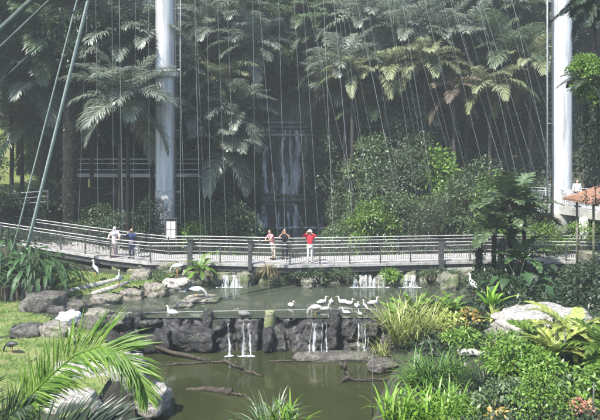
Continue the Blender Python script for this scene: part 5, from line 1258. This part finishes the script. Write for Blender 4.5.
for px, py, L, st, n, lo, hi, h, lb in ((538, 362, 1.2, 'areca', 12, 0, 3, .4, 'small feather palm standing before the broad pale boulder'), (530, 372, 1.2, 'areca', 9, 1, 4, .2, 'low feather palm beside the leafy garden shrub'), (572, 366, 1.6, 'cycad', 22, 1, 4, .9, 'pale yellow cycad with stiff feather leaves near the grey stake'), (556, 382, 1.3, 'cycad', 18, 0, 3, .7, 'pale spiky cycad in front of the other'), (600, 380, 1.3, 'areca', 14, 1, 5, .9, 'dark green feather palm at the view edge with drooping leaves'), (598, 364, 1.1, 'cycad', 16, 1, 4, .6, 'yellowish cycad at the view edge above the others'), (560, 410, 1.0, 'fern', 14, 1, 4, .2, 'bright fern in the lower corner of the garden')):
    rosette(lb, gf(px, py), L, st, n, px + py, lo, hi, h, 'palm' if st == 'areca' else 'cycad' if st == 'cycad' else 'fern', 'feather_palm' if st == 'areca' else 'cycad' if st == 'cycad' else 'fern')

# ---- near palm in the bottom corner
Yn = 9.0
base = at(-14, 440, Yn); gzv = H(base.x, Yn)
o = thing('young_palm', 'young date palm in the bottom corner with one great arching green frond over the lawn', 'palm', (base.x, Yn, gzv)); O = Vector((base.x, Yn, gzv))
mb = MB(); mb.tube([(0, 0, -.2), (0, 0, .4), (.02, 0, base.z - gzv)], [.2, .17, .12], 10, jit=.3, rnd=random.Random(1)); mb.build('stem', 'palmbark', o)
def nfr(px, ll, lw, n, m_, seed, dy=0, up=Vector((.1, -.75, .65)), droop=.35, plum=.5, vee=.2, rach=.022):
    pts = [at(x, y, Yn + dy + dd) - O for x, y, dd in px]; Q = []
    for a, b in zip(pts, pts[1:]): Q += [a.lerp(b, k / 3) for k in range(3)]
    Q.append(pts[-1])
    frond(Q, ll, lw, n, droop, vee, plum, seed, 62, 26, up, .1, 0, 3, rach).build('frond', m_, o)
nfr([(-10, 432, 0), (22, 404, .1), (50, 376, .2), (75, 355, .2), (100, 346, .1), (122, 353, 0), (138, 372, -.1), (148, 400, -.2)], .78, .028, 120, 'palm_near', 1)
nfr([(-10, 436, .3), (10, 420, .3), (28, 400, .4), (46, 386, .4), (66, 381, .4)], .6, .03, 60, 'palm_near', 2, .4)
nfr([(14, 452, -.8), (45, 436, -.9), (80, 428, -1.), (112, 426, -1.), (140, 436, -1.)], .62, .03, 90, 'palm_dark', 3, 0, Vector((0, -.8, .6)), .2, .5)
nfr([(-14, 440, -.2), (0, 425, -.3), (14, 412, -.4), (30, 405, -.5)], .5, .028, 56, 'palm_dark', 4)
nfr([(-14, 440, -.4), (-20, 410, -.5), (-22, 380, -.6), (-18, 350, -.7)], .6, .03, 40, 'palm_green', 5)

# ---- paths
mb = MB(); P = [flat(588, 322, 1.9), flat(545, 338, 1.6), flat(505, 342, 1.45)]; Lp = [p + Vector((0, -.6, 0)) for p in P]; Rp = [p + Vector((.2, .9, 0)) for p in P]
vs = []
for i in range(13):
    t = i / 12 * 2; k = min(int(t), 1); a, b = Lp[k].lerp(Lp[k + 1], t - k), Rp[k].lerp(Rp[k + 1], t - k)
    for j in range(6): q = a.lerp(b, j / 5); vs.append((q.x, q.y, H(q.x, q.y) + .05 + .02 * noise.noise(q * 3)))
mb.add(vs, [(i * 6 + j, i * 6 + j + 1, (i + 1) * 6 + j + 1, (i + 1) * 6 + j) for i in range(12) for j in range(5)], 0, True); struct(mb.build('garden_path', 'rock_pale'))

# ------------------------------------------------------------------ air, light, camera
HAZE = 0.0011
if HAZE > 0:
    m, nt, out = mat('haze'); v_ = nd(nt, 'ShaderNodeVolumePrincipled'); v_.inputs['Color'].default_value = (.86, .92, .93, 1); v_.inputs['Density'].default_value = HAZE; v_.inputs['Anisotropy'].default_value = .1
    nt.links.new(v_.outputs[0], out.inputs['Volume'])
    mb = MB(); mb.box((0, 100, 21), (1300, 1300, 50)); M['haze'] = m; hz = mb.build('haze', 'haze'); hz['kind'] = 'stuff'
EL, AZ = 56.0, 224.0            # sun elevation, compass bearing of the sun (0 = straight ahead, clockwise)
sc = bpy.context.scene
wd = bpy.data.worlds.new('World'); sc.world = wd; wd.use_nodes = True; nt = wd.node_tree; nt.nodes.clear()
bg = nt.nodes.new('ShaderNodeBackground'); wo = nt.nodes.new('ShaderNodeOutputWorld'); sky = nt.nodes.new('ShaderNodeTexSky')
sky.sky_type = 'NISHITA'; sky.sun_disc = False; sky.sun_elevation = R(EL); sky.sun_rotation = R(AZ)
bg.inputs['Strength'].default_value = .15; nt.links.new(sky.outputs[0], bg.inputs[0]); nt.links.new(bg.outputs[0], wo.inputs[0])
sd = Vector((math.sin(R(AZ)) * math.cos(R(EL)), math.cos(R(AZ)) * math.cos(R(EL)), math.sin(R(EL))))
ld = bpy.data.lights.new('sun', 'SUN'); ld.energy = 4.6; ld.angle = R(.5); ld.color = (1, .96, .89)
so = bpy.data.objects.new('sun', ld); C.objects.link(so); so.rotation_euler = (-sd).to_track_quat('-Z', 'Y').to_euler(); so.location = (0, 0, 60)
cd = bpy.data.cameras.new('camera'); co = bpy.data.objects.new('camera', cd); C.objects.link(co); sc.camera = co
co.location = (0, 0, CZ); co.rotation_euler = (R(90), 0, 0); cd.sensor_width = 36; cd.lens = 36 * F / 600; cd.shift_y = -(210 - HY) / 600; cd.clip_end = 2000; cd.clip_start = .1
vw_ = sc.view_settings; vw_.view_transform = 'Standard'; vw_.look = 'None'; vw_.exposure = 1.4; vw_.gamma = 1; vw_.use_curve_mapping = False
cy = sc.cycles; cy.max_bounces = 6; cy.diffuse_bounces = 3; cy.glossy_bounces = 2; cy.transmission_bounces = 3; cy.transparent_max_bounces = 10; cy.volume_bounces = 1
cy.use_adaptive_sampling = True; cy.adaptive_threshold = .02; cy.caustics_reflective = cy.caustics_refractive = False; cy.sample_clamp_indirect = 6
